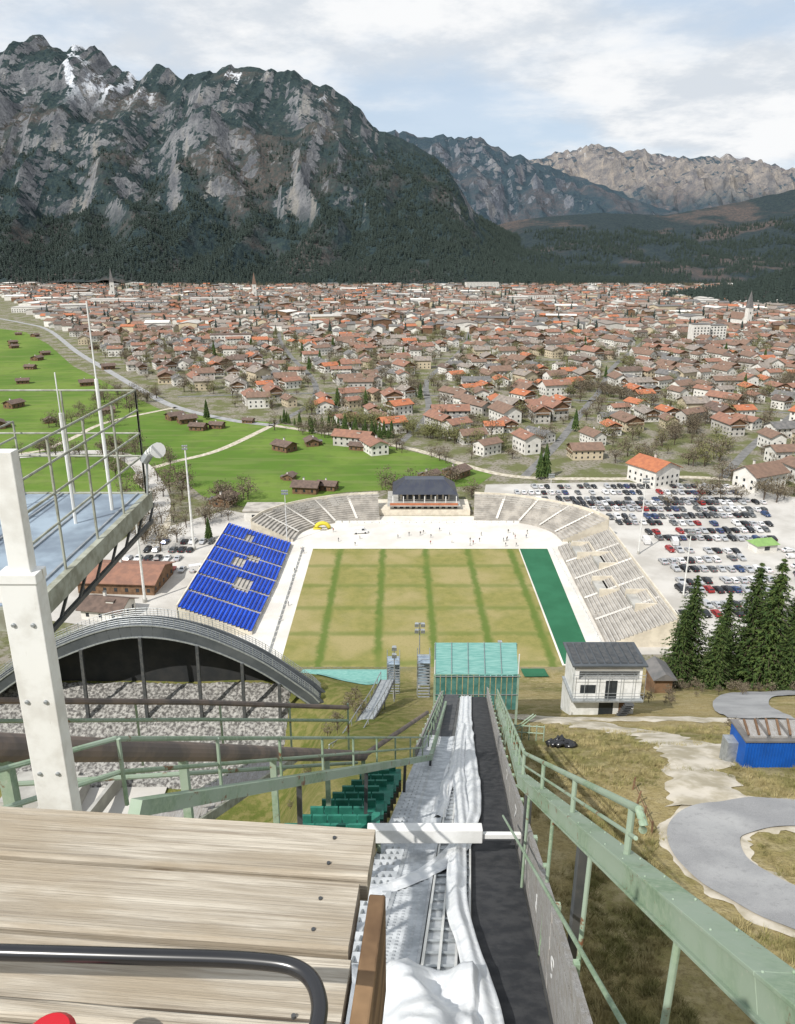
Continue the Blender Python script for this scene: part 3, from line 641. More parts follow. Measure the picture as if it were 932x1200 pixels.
b=MB(); b.tube([(-31+5*(.5-.5*math.cos(t*math.pi/10)),277,.3+2.0*math.sin(t*math.pi/10)) for t in range(11)],.8,'yellow',8); b.box(-32,-29,276,278,0.06,.5,'yellow'); b.obj('inflatable_arch',smooth=True)
# ------------------------------------------------------------ masts
def mast(x,y,z0,z1,r=.22,n=4):
    b=MB(); h=z1-z0; b.tube([(0,0,-.5),(0,0,h*.5),(0,0,h)],r,'white' if r>.15 else 'steel',10,r2=r*.45)
    b.box(-1.1*n/4,1.1*n/4,-.08,.08,h-.2,h-.05,'steel'); b.box(-1.1*n/4,1.1*n/4,-.08,.08,h-1.2,h-1.05,'steel')
    for i in range(n):
        for zz in (0,-1.0):
            xx=-.9*n/4+1.8*n/4*i/(n-1) if n>1 else 0
            b.add([(xx-.22,-.1,h+zz+.1),(xx+.22,-.1,h+zz+.1),(xx+.22,-.1,h+zz-.4),(xx-.22,-.1,h+zz-.4),(xx-.3,-.5,h+zz),(xx+.3,-.5,h+zz),(xx+.3,-.35,h+zz-.55),(xx-.3,-.35,h+zz-.55)],[(0,3,2,1),(4,5,6,7),(0,1,5,4),(1,2,6,5),(2,3,7,6),(3,0,4,7)],'steel')
    b.tube([(0,0,0),(0,0,1.2)],r*1.6,'conc',10)
    put('floodlight_mast',b.mesh('floodlight_mast'),(x,y,z0))
for a in [(-72,255,0,38,.5,3),(-76,212,0,28.6,.45,3),(84,251,0,27.5,.28),(87,215,0,22,.28),(3.2,100,ter(3,100),49.6,.13,2),(-.4,85,ter(-.4,85),54,.1,1),(13.6,92,ter(13.6,92),51,.1,1),(-40,262,0,20,.2),(60,290,0,18,.2)]: mast(*a)
# ------------------------------------------------------------ cars
def car(col,kind):
    b=MB(); L=2.2; W=.88
    if kind: prof=[(-2.2,.35),(-2.25,.8),(-2.1,1.0),(-1.75,1.5),(.5,1.55),(1.15,1.02),(2.1,.85),(2.2,.35)]
    else: prof=[(-2.2,.35),(-2.22,.85),(-1.6,1.0),(-1.0,1.42),(.25,1.45),(1.0,1.0),(2.05,.82),(2.2,.35)]
    n=len(prof); vs=[]
    for s in (-1,1):
        for i,(x,z) in enumerate(prof):
            vs.append((x,s*(W if z<1.1 else W*.78),z))
    fs=[tuple(range(n)),tuple(range(2*n-1,n-1,-1))]+[(i,n+i,n+(i+1)%n,(i+1)%n) for i in range(n)]
    b.add(vs,fs,col)
    a,c_,d,e=prof[2],prof[3],prof[4],prof[5]
    for s in (-1,1):
        y0=s*(W+.012);y1=s*(W*.80+.012)
        b.quad((lerp(a[0],c_[0],.2)+.1,y0-s*.03,1.06),(e[0]-.15,y0-s*.03,1.06),(d[0]-.05,y1,d[1]-.1),(c_[0]+.15,y1,c_[1]-.1),'dark')
        for wx in (-1.35,1.35):
            b.tube([(wx,s*(W-.16),.33),(wx,s*(W+.03),.33)],.33,'rubber',12); b.tube([(wx,s*(W+.02),.33),(wx,s*(W+.045),.33)],.19,'steel',8)
    for p,q_ in ((a,c_),(e,d)):
        sg=-1 if p[0]<0 else 1
        b.quad((lerp(p[0],q_[0],.1)+sg*.02,-W*.8,lerp(p[1],q_[1],.1)+.02),(lerp(p[0],q_[0],.1)+sg*.02,W*.8,lerp(p[1],q_[1],.1)+.02),(lerp(p[0],q_[0],.9)+sg*.02,W*.68,lerp(p[1],q_[1],.9)+.02),(lerp(p[0],q_[0],.9)+sg*.02,-W*.68,lerp(p[1],q_[1],.9)+.02),'dark')
    for s in (-1,1): b.box(2.12,2.24,s*.62-.16,s*.62+.16,.6,.74,'white'); b.box(-2.27,-2.18,s*.62-.14,s*.62+.14,.68,.82,'red')
    return b.mesh('parked_car_mesh')
for k,c in {'cw':(.75,.75,.76),'cs':(.45,.46,.48),'cg':(.12,.125,.13),'cb':(.015,.016,.02),'cbl':(.03,.06,.15),'cr':(.3,.02,.02)}.items(): M[k]=pm('car_paint_'+k,c,tuple(x*.92 for x in c),1,.25,.2,spec=.6)
CM=[car(k,t) for k in ('cw','cw','cs','cs','cg','cb','cb','cg','cbl','cs','cb') for t in (0,1)]+[car('cr',1)]
random.seed(61)
def carrow(x0,y0,x1,y1,ang,gap=2.9,p=.85):
    L=math.hypot(x1-x0,y1-y0); n=int(L/gap)
    for i in range(n):
        if random.random()<p:
            t=i/n; put('parked_car',random.choice(CM),(lerp(x0,x1,t)+rnd(-.2,.2),lerp(y0,y1,t)+rnd(-.3,.3),.055),None,ang+random.choice((0,math.pi))+rnd(-.05,.05),rnd(.95,1.12))
for y,x0,x1 in [(203,80,108),(209,92,118),(220,88,120),(226,90,122),(237,92,128),(243,90,124),(254,96,122),(266,96,140),(272,94,142),(283,86,146),(289,84,150),(300,74,152),(306,60,156),(313,60,150),(322,52,150),(331,58,150)]:
    carrow(x0,y,x1,y+rnd(-2,4),1.57+.1,p=.85)
carrow(125,210,140,262,.1,p=.8); carrow(131,206,146,258,.1,p=.8)
for y,x0,x1 in [(246,-92,-72),(254,-88,-70),(262,-84,-64),(236,-78,-64)]: carrow(x0,y,x1,y,1.5,p=.9)
def van(k='cw'):
    b=MB(); pr=[(-2.7,.4),(-2.75,2.3),(1.4,2.35),(2.0,1.4),(2.7,1.15),(2.75,.4)]; n=len(pr)
    b.add([(x,-1,z) for x,z in pr]+[(x,1,z) for x,z in pr],[tuple(range(n)),tuple(range(2*n-1,n-1,-1))]+[(i,n+i,n+(i+1)%n,(i+1)%n) for i in range(n)],k)
    b.quad((1.47,-.85,2.28),(1.47,.85,2.28),(2.03,.9,1.45),(2.03,-.9,1.45),'dark')
    for s in(-1,1):
        b.quad((.5,s*1.01,1.4),(1.75,s*1.01,1.4),(1.35,s*1.01,2.1),(.5,s*1.01,2.1),'dark')
        for wx in(-1.7,1.8): b.tube([(wx,s*.8,.36),(wx,s*1.03,.36)],.36,'rubber',12)
    return b.mesh('parked_van_mesh')
vm=van()
for x,y,r in [(150,225,.3),(152,235,.4),(90,262,1.5),(100,261,1.4),(-66,236,.4),(-14,272,.2)]: put('parked_van',vm,(x,y,.05),None,r)
# ------------------------------------------------------------ people
def person_mesh(jk,stride):
    me=D.meshes.new('pm'); V=[(0,0,.92),(0,0,1.2),(0,0,1.42),(0,0,1.52),(0,.01,1.66),(.1,0,.9),(.12,stride,.5),(.13,stride*.6,.08),(.13,stride*.6+.14,.04),(-.1,0,.9),(-.12,-stride,.5),(-.13,-stride*1.6,.08),(-.13,-stride*1.6+.14,.04),(.2,0,1.4),(.26,-stride*.5,1.13),(.27,.1-stride,.88),(-.2,0,1.4),(-.26,stride*.5,1.13),(-.27,.1+stride,.88)]
    E=[(0,1),(1,2),(2,3),(3,4),(0,5),(5,6),(6,7),(7,8),(0,9),(9,10),(10,11),(11,12),(2,13),(13,14),(14,15),(2,16),(16,17),(17,18)]
    R=[.14,.14,.15,.055,.1,.09,.065,.045,.04,.09,.065,.045,.04,.07,.05,.035,.07,.05,.035]
    me.from_pydata(V,E,[]); o=D.objects.new('tmp',me); COL.objects.link(o)
    m=o.modifiers.new('s','SKIN')
    for i,r in enumerate(R): me.skin_vertices[0].data[i].radius=(r,r*.85)
    me.skin_vertices[0].data[0].use_root=True
    o.modifiers.new('u','SUBSURF').levels=1
    dg=bpy.context.evaluated_depsgraph_get(); r=D.meshes.new_from_object(o.evaluated_get(dg)); D.objects.remove(o)
    r.materials.clear()
    for k in ('sgrass',jk,'cg','brown'): r.materials.append(M[k])
    for p in r.polygons:
        z=p.center.z; x=abs(p.center.x); p.material_index=3 if z>1.7 else 0 if (z>1.5 or (x>.2 and z<.95 and z>.7)) else 1 if z>.93 else 2
        p.use_smooth=True
    return r
PMs=[person_mesh(k,s) for k,s in (('cbl',.12),('cr',.02),('cg',.15),('cw',.0),('cb',.1))]
random.seed(71)
for i in range(34):
    x=rnd(-26,50); y=rnd(258,276)
    if i<6: x,y=rnd(-34,-31),rnd(190,255)
    put('person',random.choice(PMs),(x,y,.05),None,rnd(0,6),rnd(.95,1.08))
# ------------------------------------------------------------ arch walkway (left)
b=MB(); AP=catmull([(-76,0,24),(-64,0,36),(-56,0,43),(-48,0,48),(-38,0,51.6),(-29,0,51),(-20,0,47),(-13,0,41.8),(-11,0,39.8)],6)
Y0,Y1=95,97.6
for p,q in zip(AP,AP[1:]):
    for y in (Y0,Y1): b.beam((p.x,y,p.z-.9),(q.x,y,q.z-.9),.3,1.9,'dsteel2')
    b.beam((p.x,Y0-.18,p.z-.02),(q.x,Y0-.18,q.z-.02),.2,.18,'steel')
    b.beam((p.x,Y0-.18,p.z-1.8),(q.x,Y0-.18,q.z-1.8),.2,.18,'steel')
    b.quad((p.x,Y0+.16,p.z-.1),(q.x,Y0+.16,q.z-.1),(q.x,Y1-.16,q.z-.1),(p.x,Y1-.16,p.z-.1),'dsteel2')
    b.quad((p.x,Y1+2.4,p.z-1.4),(q.x,Y1+2.4,q.z-1.4),(q.x,Y1+2.4,min(q.z-1.5,39)),(p.x,Y1+2.4,min(p.z-1.5,39)),'void')  # dark back sheet added to give the shade beneath the walkway
    b.quad((p.x,Y1+.16,p.z-1.2),(q.x,Y1+.16,q.z-1.2),(q.x,Y1+2.4,q.z-1.4),(p.x,Y1+2.4,p.z-1.4),'dsteel2')
for yy in (Y0,Y1):
    for hgt in (.3,.6,.9,1.25): b.tube([(p.x,yy,p.z+hgt) for p in AP[6:]],.035,'steel',5)
    for p,q in zip(AP[6:],AP[7:]):
        b.tube([(p.x,yy,p.z),(p.x,yy,p.z+1.3)],.05,'steel',5)
        for t in (.33,.66): b.tube([(lerp(p.x,q.x,t),yy,lerp(p.z,q.z,t)),(lerp(p.x,q.x,t),yy,lerp(p.z,q.z,t)+1.2)],.025,'steel',4)
for x in (-52,-43.5,-35.2,-27.5,-21.5,-16.5):
    z=interp([(p.x,p.z) for p in AP],x)-1.8
    b.beam((x,93.8,ter(x,93.8)-1),(x,94.6,z),.42,.42,'dsteel')
b.obj('arch_walkway')
b=MB(); b.box(-50,-42,80,86,ter(-45,84)-3,ter(-45,84)+1.2,'conc'); b.box(-44,-40,62,84,ter(-42,70)-4,ter(-42,70)+.9,'conc'); b.beam((-38,58,ter(-38,58)+.5),(-36,86,ter(-36,86)+.8),.5,2.0,'conc'); b.obj('concrete_foundation')
# ------------------------------------------------------------ ramp
cx=lambda y:1.0+.1064*(y-9); zr=lambda y:88.6-.508*(y-9)
R=lambda t,y,h=0.:(cx(y)+t,y,zr(y)+h)
root=D.objects.new('ski_jump_inrun',None); COL.objects.link(root)
def strip(b,t0,t1,y0,y1,h,k,th=.06):
    n=12
    for i in range(n):
        a=lerp(y0,y1,i/n);c=lerp(y0,y1,(i+1)/n)
        vs=[R(t0,a,h),R(t1,a,h),R(t1,c,h),R(t0,c,h)]; vs+=[(p[0],p[1],p[2]-th) for p in vs]
        b.add(vs,[(0,1,2,3),(7,6,5,4),(0,4,5,1),(3,2,6,7),(1,5,6,2),(0,3,7,4)] if i in(0,n-1) else [(0,1,2,3),(7,6,5,4),(1,5,6,2),(0,3,7,4)],k)
b=MB(); strip(b,-2.4,1.5,-2,58,-.1,'conc',.35); b.obj('deck',root)
b=MB(); strip(b,.18,1.38,-2,58,0,'blackmat',.09)
b.obj('track_mat',root)
b=MB(); strip(b,-.75,.15,-2,58,.02,'lsteel',.1)
for t in (-.72,-.42,-.12,.12): b.beam(R(t,-1,.08),R(t,58,.08),.05,.1,'white')
y=-1
while y<50: b.beam(R(-.72,y,.07),R(.12,y,.07),.05,.03,'steel'); y+=.5
b.obj('ice_track',root)
b=MB()
for t in (-2.34,-1.62,-1.58,-.8): b.beam(R(t,-1,.05),R(t,36,.05),.06,.14,'lsteel')
y=-1; i=0
while y<36:
    b.beam(R(-1.56,y,.08),R(-.82,y,.08),.09,.04,'lsteel')
    if i%3==0: b.beam(R(-2.32,y,.1),R(-1.64,y,.1),.22,.05,'lsteel')
    y+=.14; i+=1
for t in (-1.42,-1.28,-1.14,-1.0): b.beam(R(t,-1,.09),R(t,36,.09),.05,.03,'lsteel')
for t in (-2.15,-1.98,-1.82): b.beam(R(t,-1,.12),R(t,36,.12),.04,.03,'steel')
b.obj('grating_walkway',root)
b=MB()
y=36
while y<58:
    b.beam(R(-2.35,y,.12),R(-.95,y,.12),.24,.05,'dsteel'); b.beam(R(-2.35,y+.12,.02),R(-.95,y+.12,.02),.03,.16,'dsteel'); y+=.36
b.obj('stairs',root)
b=MB()
for (t,hn,hf,y0,y1) in ((1.47,1.75,1.0,-2,58),(-2.42,.6,.6,30,58)):
    nb=6 if t>0 else 3
    for j in range(nb):
        yy=y0
        while yy<y1:
            ye=min(yy+3.95,y1); h=lerp(hn,hf,sst(8,30,yy)); h2=lerp(hn,hf,sst(8,30,ye)); tt=t+rnd(-.01,.01)
            b.beam(R(tt,yy,-.1+(j+.5)*h/nb),R(tt,ye,-.1+(j+.5)*h2/nb),.045,h/nb-.015,'wall'); yy+=4
    yy=y0
    while yy<y1:
        h=lerp(hn,hf,sst(8,30,yy)); s=.07 if t>0 else -.07; b.beam(R(t+s,yy,-.4),R(t+s,yy,h),.08,.1,'gsteel',up=(0,1,0)); yy+=2
    yy=y0
    while yy<y1:
        h=lerp(hn,hf,sst(8,30,yy)); h2=lerp(hn,hf,sst(8,30,yy+2)); b.beam(R(t,yy,h-.07),R(t,min(yy+2,y1),h2-.07),.1,.05,'wall'); yy+=2
b.obj('side_wall',root)
for y,s in ((9.6,'90'),(12.2,'85'),(15,'80'),(19,'75'),(24,'70')):
    c=D.curves.new('num','FONT'); c.body=s; c.size=.62; c.extrude=.004; o=D.objects.new('distance_number',c); COL.objects.link(o); c.materials.append(M['white'])
    o.matrix_world=Matrix.Translation(R(1.425,y,.55))@Matrix(((0,0,-1,0),(-1,0,0,0),(0,1,0,0),(0,0,0,1))); o.parent=root
b=MB()
for y in (8,18,28,38,48,56):
    for t in (-2.3,1.4):
        p=R(t,y,-.45); b.beam((p[0],p[1],ter(p[0],p[1])-1),p,.28,.28,'gsteel')
    p,q=R(-2.3,y,-.5),R(1.4,y,-.5); b.beam(p,q,.2,.3,'gsteel')
    b.beam((p[0],p[1],ter(p[0],y)),q,.1,.1,'gsteel')
b.beam(R(-2.3,-2,-.6),R(-2.3,58,-.6),.25,.35,'gsteel'); b.beam(R(1.4,-2,-.6),R(1.4,58,-.6),.25,.35,'gsteel')
b.obj('support_frame',root)
def tarp(pts,w,h,seed,name='tarpaulin'):
    c=catmull([(p[0],p[1],0) for p in pts],14); b=MB(); m=14
    for i,p in enumerate(c):
        d=(c[min(i+1,len(c)-1)]-c[max(i-1,0)]).normalized(); nn=Vector((d.y,-d.x,0))
        ww=w*(1+.25*noise.noise(Vector((p.y*.5,seed,0))))
        for j in range(m+1):
            u=j/m-.5; q=p+nn*ww*u; z=h+.05*math.cos(u*9+2*noise.noise(Vector((p.y*.35,seed,3))))+.05*noise.noise(Vector((q.x*4,q.y*1.3,seed)))+ (-.06 if j in(0,m) else 0)
            b.v.append(R(q.x,q.y,z))
    for i in range(len(c)-1):
        for j in range(m): a=i*(m+1)+j; b.f.append((a,a+1,a+m+2,a+m+1)); b.m.append(0)
    b.mi('cloth'); b.obj(name,root,True)
tarp([(-.2,57),(-.15,45),(0,34),(.12,28),(.2,23),(.1,19.5),(-.15,17.3),(-.6,15.8),(-1.3,14.6),(-2.3,13.6)],.6,.2,1)
tarp([(-.35,40),(-.4,30),(-.3,24),(-.15,20),(-.2,16),(-.15,13),(.1,11),(.3,9.5),(.5,7.5)],.46,.28,2)
tarp([(-.55,57),(-.5,48),(-.45,40),(-.6,30),(-.8,24),(-.9,20)],.5,.16,3)
b=MB(); nn=60
for i in range(nn+1):
    for j in range(nn+1):
        t=-2.4+2.75*j/nn; y=6.5+3.7*i/nn
        y+=.6*noise.noise(Vector((t*.9,3,4)))*(i/nn)
        z=.40+.32*noise.noise(Vector((t*1.0,y*.8,1)))+.15*math.sin(t*5+y*1.3+2*noise.noise(Vector((t,y,6))))+.06*(1-abs(noise.noise(Vector((t*2.2+y*.7,y*2-t,2))))*3)
        if i>nn-4: z-=.1*(i-nn+4)
        if j>nn-4: z-=.1*(j-nn+4)
        b.v.append(R(t,y,max(z,.06)))
for i in range(nn):
    for j in range(nn): a=i*(nn+1)+j; b.f.append((a,a+1,a+nn+2,a+nn+1)); b.m.append(0)
b.mi('cloth'); b.obj('bunched_tarpaulin',root,True)
b=MB(); b.beam(R(-2.6,16.6,.75),R(.42,16.6,.75),.3,.42,'white',up=(0,0,1)); b.beam(R(.42,16.6,.68),R(1.75,16.6,.68),.12,.16,'white'); b.beam(R(1.6,16.6,.6),R(1.6,16.6,-.1),.1,.1,'gsteel'); b.beam(R(-2.3,16.6,.6),R(-2.3,16.6,-.2),.1,.1,'gsteel')
bevel(b.obj('start_beam',root),.02)
# ------------------------------------------------------------ right girder and railing
b=MB()
P1=Vector((2.19,3.37,95.9)); P2=Vector((3.06,15.9,87.7)); P3=Vector((4.9,30,79.6)); P4=Vector((6.5,44,72.1))
P0=P1-(P2-P1)*.45
for p,q in ((P0,P1),(P1,P2),(P2,P3),(P3,P4)): b.beam(p,q,.2,.26,'gsteel')
for p,q in ((P0,P1),(P1,P2)):
    b.beam(p+Vector((0,0,.15)),q+Vector((0,0,.15)),.27,.03,'gsteel'); b.beam(p-Vector((0,0,.15)),q-Vector((0,0,.15)),.27,.03,'gsteel')
def along(f): return P1.lerp(P2,f)
for k in range(26):
    p=along(-.3+k*.06)+Vector((0,0,.172)); b.tube([p+Vector((-.09,0,-.01)),p+Vector((-.09,0,.01))],.012,'gsteel',6); b.tube([p+Vector((.09,0,-.01)),p+Vector((.09,0,.01))],.012,'gsteel',6)
top=[along(f)+Vector((.02,0,.78)) for f in (.24,.5,.75,1)]+[P3+Vector((0,0,.9)),P4+Vector((0,0,.9))]
b.tube([top[0]+Vector((.02,-.1,-.16)),top[0]+Vector((.0,-.16,-.05))]+top,.045,'gsteel',10)
b.tube([t-Vector((0,0,.35)) for t in top],.025,'gsteel',8)
for f in (.26,.5,.75,1.0): p=along(f); b.tube([p+Vector((0.02,0,.1)),p+Vector((.02,0,.78))],.04,'gsteel',8)
for f in (.12,.38,.62,.88): p=along(f); q=Vector((p.x-.05,p.y,zr(p.y)-.5)); b.tube([p,q],.035,'gsteel',8)
for t in range(8): p=P2.lerp(P3,t/8); b.tube([p,p+Vector((0,0,.9))],.028,'gsteel',6)
for t in range(9): p=P3.lerp(P4,t/8); b.tube([p-Vector((0,0,1)),p+Vector((0,0,.9))],.028,'gsteel',6)
b.tube([along(f)+Vector((-.3,0,-1.3)) for f in (.0,.2,.5,.8,1.1)],.03,'gsteel',8)
for f in (.45,.95): p=along(f)+Vector((.1,0,0)); b.beam(p,(p.x+.2,p.y+1,ter(p.x,p.y)),.16,.16,'dsteel')
bevel(b.obj('green_steel_railing'),.006)
b=MB(); L0=Vector((-3.16,8.3,93.2)); L1=Vector((1.42,28,79.5))
b.beam(L0-(L1-L0)*.02,L1,.16,.2,'gsteel')
L2=Vector((3.6,50,68.2)); b.beam(L1,L2,.15,.25,'gsteel')
G0=Vector((-5.2,6.0,95.2))
for hgt in (.5,1.0): b.tube([G0+Vector((0,0,hgt-1.2)),L0+Vector((-.4,0,hgt)),L1+Vector((-.3,0,hgt)),L2+Vector((-.2,0,hgt))],.035,'gsteel',8)
for i in range(9): p=L0.lerp(L1,i/8)+Vector((-.35,0,0)); b.tube([p,p+Vector((0,0,1.0))],.03,'gsteel',6)
for i in range(1,9): p=L1.lerp(L2,i/8)+Vector((-.25,0,0)); b.tube([p,p+Vector((0,0,1.0))],.028,'gsteel',6)
for i in range(1,5): p=L0.lerp(L1,i/4); b.beam(p,(p.x-.3,p.y+.5,max(ter(p.x,p.y),p.z-14)),.1,.1,'dsteel')
b.obj('green_steel_railing')
b=MB(); Q0=Vector((-5.9,3.5,97.6)); Q1=Vector((-4.63,7.7,94.5)); Q2=Vector((-1.2,22.9,83.3)); Q3=Vector((1.6,36,76.5))
b.tube([Q0,Q1,Q1.lerp(Q2,.5),Q2],.17,'brsteel',14); b.tube([Q2,Q3],.1,'brsteel',10)
b.tube([Vector((-14,14,91.2)),Vector((-6,20,87.3)),Vector((-2,27,82.6))],.09,'brsteel',8); b.tube([Vector((-14,14,90.6)),Vector((-6,20,86.7)),Vector((-2,27,82))],.06,'gsteel',8)
b.tube([Vector((-13,12,90.2)),Vector((-5,15.5,88.2)),Vector((-1.5,24,82.2))],.06,'gsteel',8)
for i in range(7): p=Vector((-14,14,91.2)).lerp(Vector((-2,27,82.6)),i/6); b.tube([p-Vector((0,0,2.2)),p+Vector((0,0,.2))],.04,'gsteel',6)
for i in range(5): p=Q1.lerp(Q2,i/4); b.beam(p,(p.x,p.y,p.z-7),.14,.14,'gsteel')
b.obj('stair_railing')
b=MB()
for i in range(34):
    p=Vector((-6.2,8.5,90.6)).lerp(Vector((-4.4,25,81.6)),i/34); b.box(p.x-.6,p.x+.6,p.y,p.y+.42,p.z-.05,p.z,'wall')
for dx in (-.66,.66): b.beam((-6.2+dx,8.5,90.5),(-4.4+dx,25.4,81.5),.08,.25,'gsteel2')
b.obj('wooden_stairs')
b=MB()
for i in range(11):
    y=15.6+i*.88; z=zr(y)+.35; x0=-3.3+.24*i; x1=cx(y)-2.5
    b.box(x0,x1,y,y+.66,z-.06,z,'seatgreen'); b.box(x0,x1,y-.06,y,z-.5,z-.06,'dsteel')
    n=int((x1-x0)/.42)
    for j in range(n):
        xx=x0+.22+j*.42; b.box(xx-.19,xx+.19,y+.02,y+.5,z+.003,z+.08,'seatgreen'); b.box(xx-.19,xx+.19,y+.42,y+.5,z+.08,z+.34,'seatgreen')
for x in (-3.0,-1.2):
    b.beam((x,16,zr(16)-.35),(x+1.9,25,zr(25)-.35),.12,.2,'gsteel'); b.beam((x+.8,20,zr(20)-.4),(x+.8,20,ter(x,20)),.15,.15,'gsteel')
b.obj('green_seat_rows')
b=MB()
S=catmull([(-4.6,52,62),(-4.2,58,58.6),(-3.2,66,56),(-2.2,74,53.2),(-1.2,82,51)],6)
for dx in (-.8,.8):
    b.tube([(p.x+dx,p.y,p.z) for p in S],.11,'dsteel',6); b.tube([(p.x+dx,p.y,p.z+1.1) for p in S],.06,'steel',6)
    for p in S[::2]: b.tube([(p.x+dx,p.y,p.z),(p.x+dx,p.y,p.z+1.1)],.04,'steel',5)
    for p in S[::6]: b.tube([(p.x+dx,p.y,ter(p.x,p.y)-.5),(p.x+dx,p.y,p.z)],.08,'steel',5)
for p,q in zip(S,S[1:]):
    for k in range(4): c=p.lerp(q,k/4); b.box(c.x-.75,c.x+.75,c.y,c.y+.26,c.z-.03,c.z,'steel')
b.obj('steel_staircase')
for X0,Y,W_,H_ in ((-1.4,92,1.7,4.5),(2.6,88,1.6,5.0)):
    b=MB(); z=ter(X0,Y)
    for dx in (0,W_):
        for dy in (0,2): b.beam((X0+dx,Y+dy,z-1),(X0+dx,Y+dy,z+H_+1),.1,.1,'steel')
    n=14
    for i in range(n): b.box(X0+.06,X0+W_-.06,Y+2*i/n-1,Y+2*i/n-.75,z+H_*i/n,z+H_*i/n+.05,'steel')
    b.box(X0,X0+W_,Y-.1,Y+2.1,z+H_-.1,z+H_,'platfloor'); b.box(X0+.05,X0+W_-.05,Y+2.06,Y+2.1,z+.4,z+H_-.2,'platfloor')
    for hh in (.5,1): b.tube([(X0,Y,z+H_+hh),(X0+W_,Y,z+H_+hh),(X0+W_,Y+2,z+H_+hh)],.04,'steel',5)
    b.obj('trainer_platform')
b=MB(); x0,x1=3.4,11.0
for i in range(15):
    a=i/15;c=(i+1)/15
    xa0,xa1=lerp(x0,x1,a),lerp(x0,x1,c); xb0,xb1=lerp(4.1,12.9,a),lerp(4.1,12.9,c)
    b.add([(xa0,62,63.6),(xa1,62,63.6),(xb1,75,59.8),(xb0,75,59.8),(xa0,62,63.5),(xa1,62,63.5),(xb1,75,59.7),(xb0,75,59.7)],[(0,1,2,3),(7,6,5,4),(0,4,5,1),(2,6,7,3)],'teal')
    if i%3==0: b.beam((xa0,62,63.66),(xb0,75,59.86),.05,.06,'steel')
    b.quad((xa0+.04,61.9,59.9),(xa1-.04,61.9,59.9),(xa1-.04,61.95,63.5),(xa0+.04,61.95,63.5),'teal2')
for z in (61.5,63.4): b.beam((x0,61.85,z),(x1,61.85,z),.05,.06,'steel')
for xx,yy,zz in ((x0,62,63.5),(x1,62,63.5),(4.1,75,59.7),(12.9,75,59.7),(8,75,59.7)): b.beam((xx,yy,ter(xx,yy)-1),(xx,yy,zz),.2,.2,'gsteel')
b.quad((x1,62,60.5),(12.9,75,56.5),(12.9,75,59.6),(x1,62,63.4),'teal2'); b.quad((x0,62,60.5),(4.1,75,56.5),(4.1,75,59.6),(x0,62,63.4),'teal2')
b.tube([(x1,62,63.6),(x1,62,65.6)],.05,'white',6); b.tube([(x0,62,63.6),(x0,62,65)],.05,'white',6)
b.obj('takeoff_shelter')
b=MB()
hs(b,-24,-1,146,172,'teal',.35); hs(b,-12.5,-3.6,104,147,'teal',.38,30,8); hs(b,20,30,166,172.4,'teal',.3); hs(b,31,37,166,172,'mgreen',.3)
b.obj('landing_mat')
# ------------------------------------------------------------ white judges' building
b=MB(); x0,x1,y0,y1=18.1,25.2,70,74.5; zb=53.6
b.box(x0,x1-.4,y0+.4,y1,zb-3,zb+2.2,'white'); b.box(x0+.2,x1,y0,y1,zb+2.4,zb+4.6,'white'); b.box(x0+.2,x1,y0,y1,zb+5.6,zb+6.2,'conc')
b.box(x0+.2,x0+.6,y0,y1,zb+4.6,zb+5.6,'white'); b.box(x1-.3,x1,y0,y1,zb+4.6,zb+5.6,'white'); b.box(x0+.6,x1-.3,y1-.3,y1,zb+4.6,zb+5.6,'dark')
b.box(x0-.2,x1+.4,y0-.3,y1+.3,zb+6.2,zb+6.4,'dsteel2'); b.box(x0-.1,x1+.2,y0-.5,y1,zb+2.2,zb+2.4,'steel')
for i in range(9): b.box(x0+.1+i*.8,x0+.7+i*.8,y0+.2,y1,zb+6.42,zb+6.48,'dsteel')
b.box(x0+.8,x0+2.4,y0-.04,y0,zb+3,zb+4.0,'dark')
b.box(x0+3.4,x0+4.6,y0-.05,y0,zb+2.42,zb+4.5,'dark'); b.box(x0+3.0,x0+4.5,y0+.35,y0+.4,zb-.4,zb+2.0,'dark'); b.box(x0+5.1,x0+5.9,y0+.35,y0+.4,zb+.0,zb+2.0,'brown')
for i in range(5): b.box(x0+.6,x1-.3,y0-.02,y0+.03,zb+4.68+i*.2,zb+4.74+i*.2,'steel')
for i in range(12): b.box(x0+4.0+.12*i,x0+4.9+.12*i,y0-1.2,y0-.6,zb+.0+i*.2,zb+.06+i*.2,'dsteel')
for z in (zb+2.9,zb+3.3,zb+5.0,zb+5.4): b.tube([(x0-.1,y0-.5,z),(x1+.2,y0-.5,z)],.03,'steel',5)
for i in range(7): xx=lerp(x0-.1,x1+.2,i/6); b.tube([(xx,y0-.5,zb+2.3),(xx,y0-.5,zb+5.6)],.035,'steel',5)
bevel(b.obj('judges_tower'),.03)
b=MB(); bz=ter(26,45)
b.box(23.3,30.9,44,46.4,bz-.6,bz+2.3,'bluec')
for i in range(38): b.box(23.4+i*.2,23.48+i*.2,43.95,44,bz-.5,bz+2.2,'bluec')
b.box(23.2,31.0,43.9,46.5,bz+2.3,bz+2.42,'r4')
for i in range(5): b.box(23.6+i*1.4,24.7+i*1.4,44.2,46.1,bz+2.44,bz+2.6,'wall')
for i in range(9): b.beam((23.5+i*.7,44.3,bz+2.68),(23.9+i*.75,46,bz+2.72+.03*(i%3)),.14,.1,'brown')
b.box(22.6,23.3,45,46,bz-.4,bz+1.5,'steel')
b.obj('blue_container')
b=MB(); random.seed(3); px_,py_=12.4,50
for i in range(26):
    a=rnd(0,6.28); r=rnd(0,.9); x=px_+r*math.cos(a);y=py_+r*math.sin(a); z=ter(x,y)
    b.tube([(x-.4,y,z+.1),(x+rnd(-.2,.2),y+rnd(-.2,.2),z+.6*(1.2-r)),(x+.45,y+.1,z+.1)],.24,'black',6,r2=.12)
b.obj('tarpaulin_heap',smooth=True)
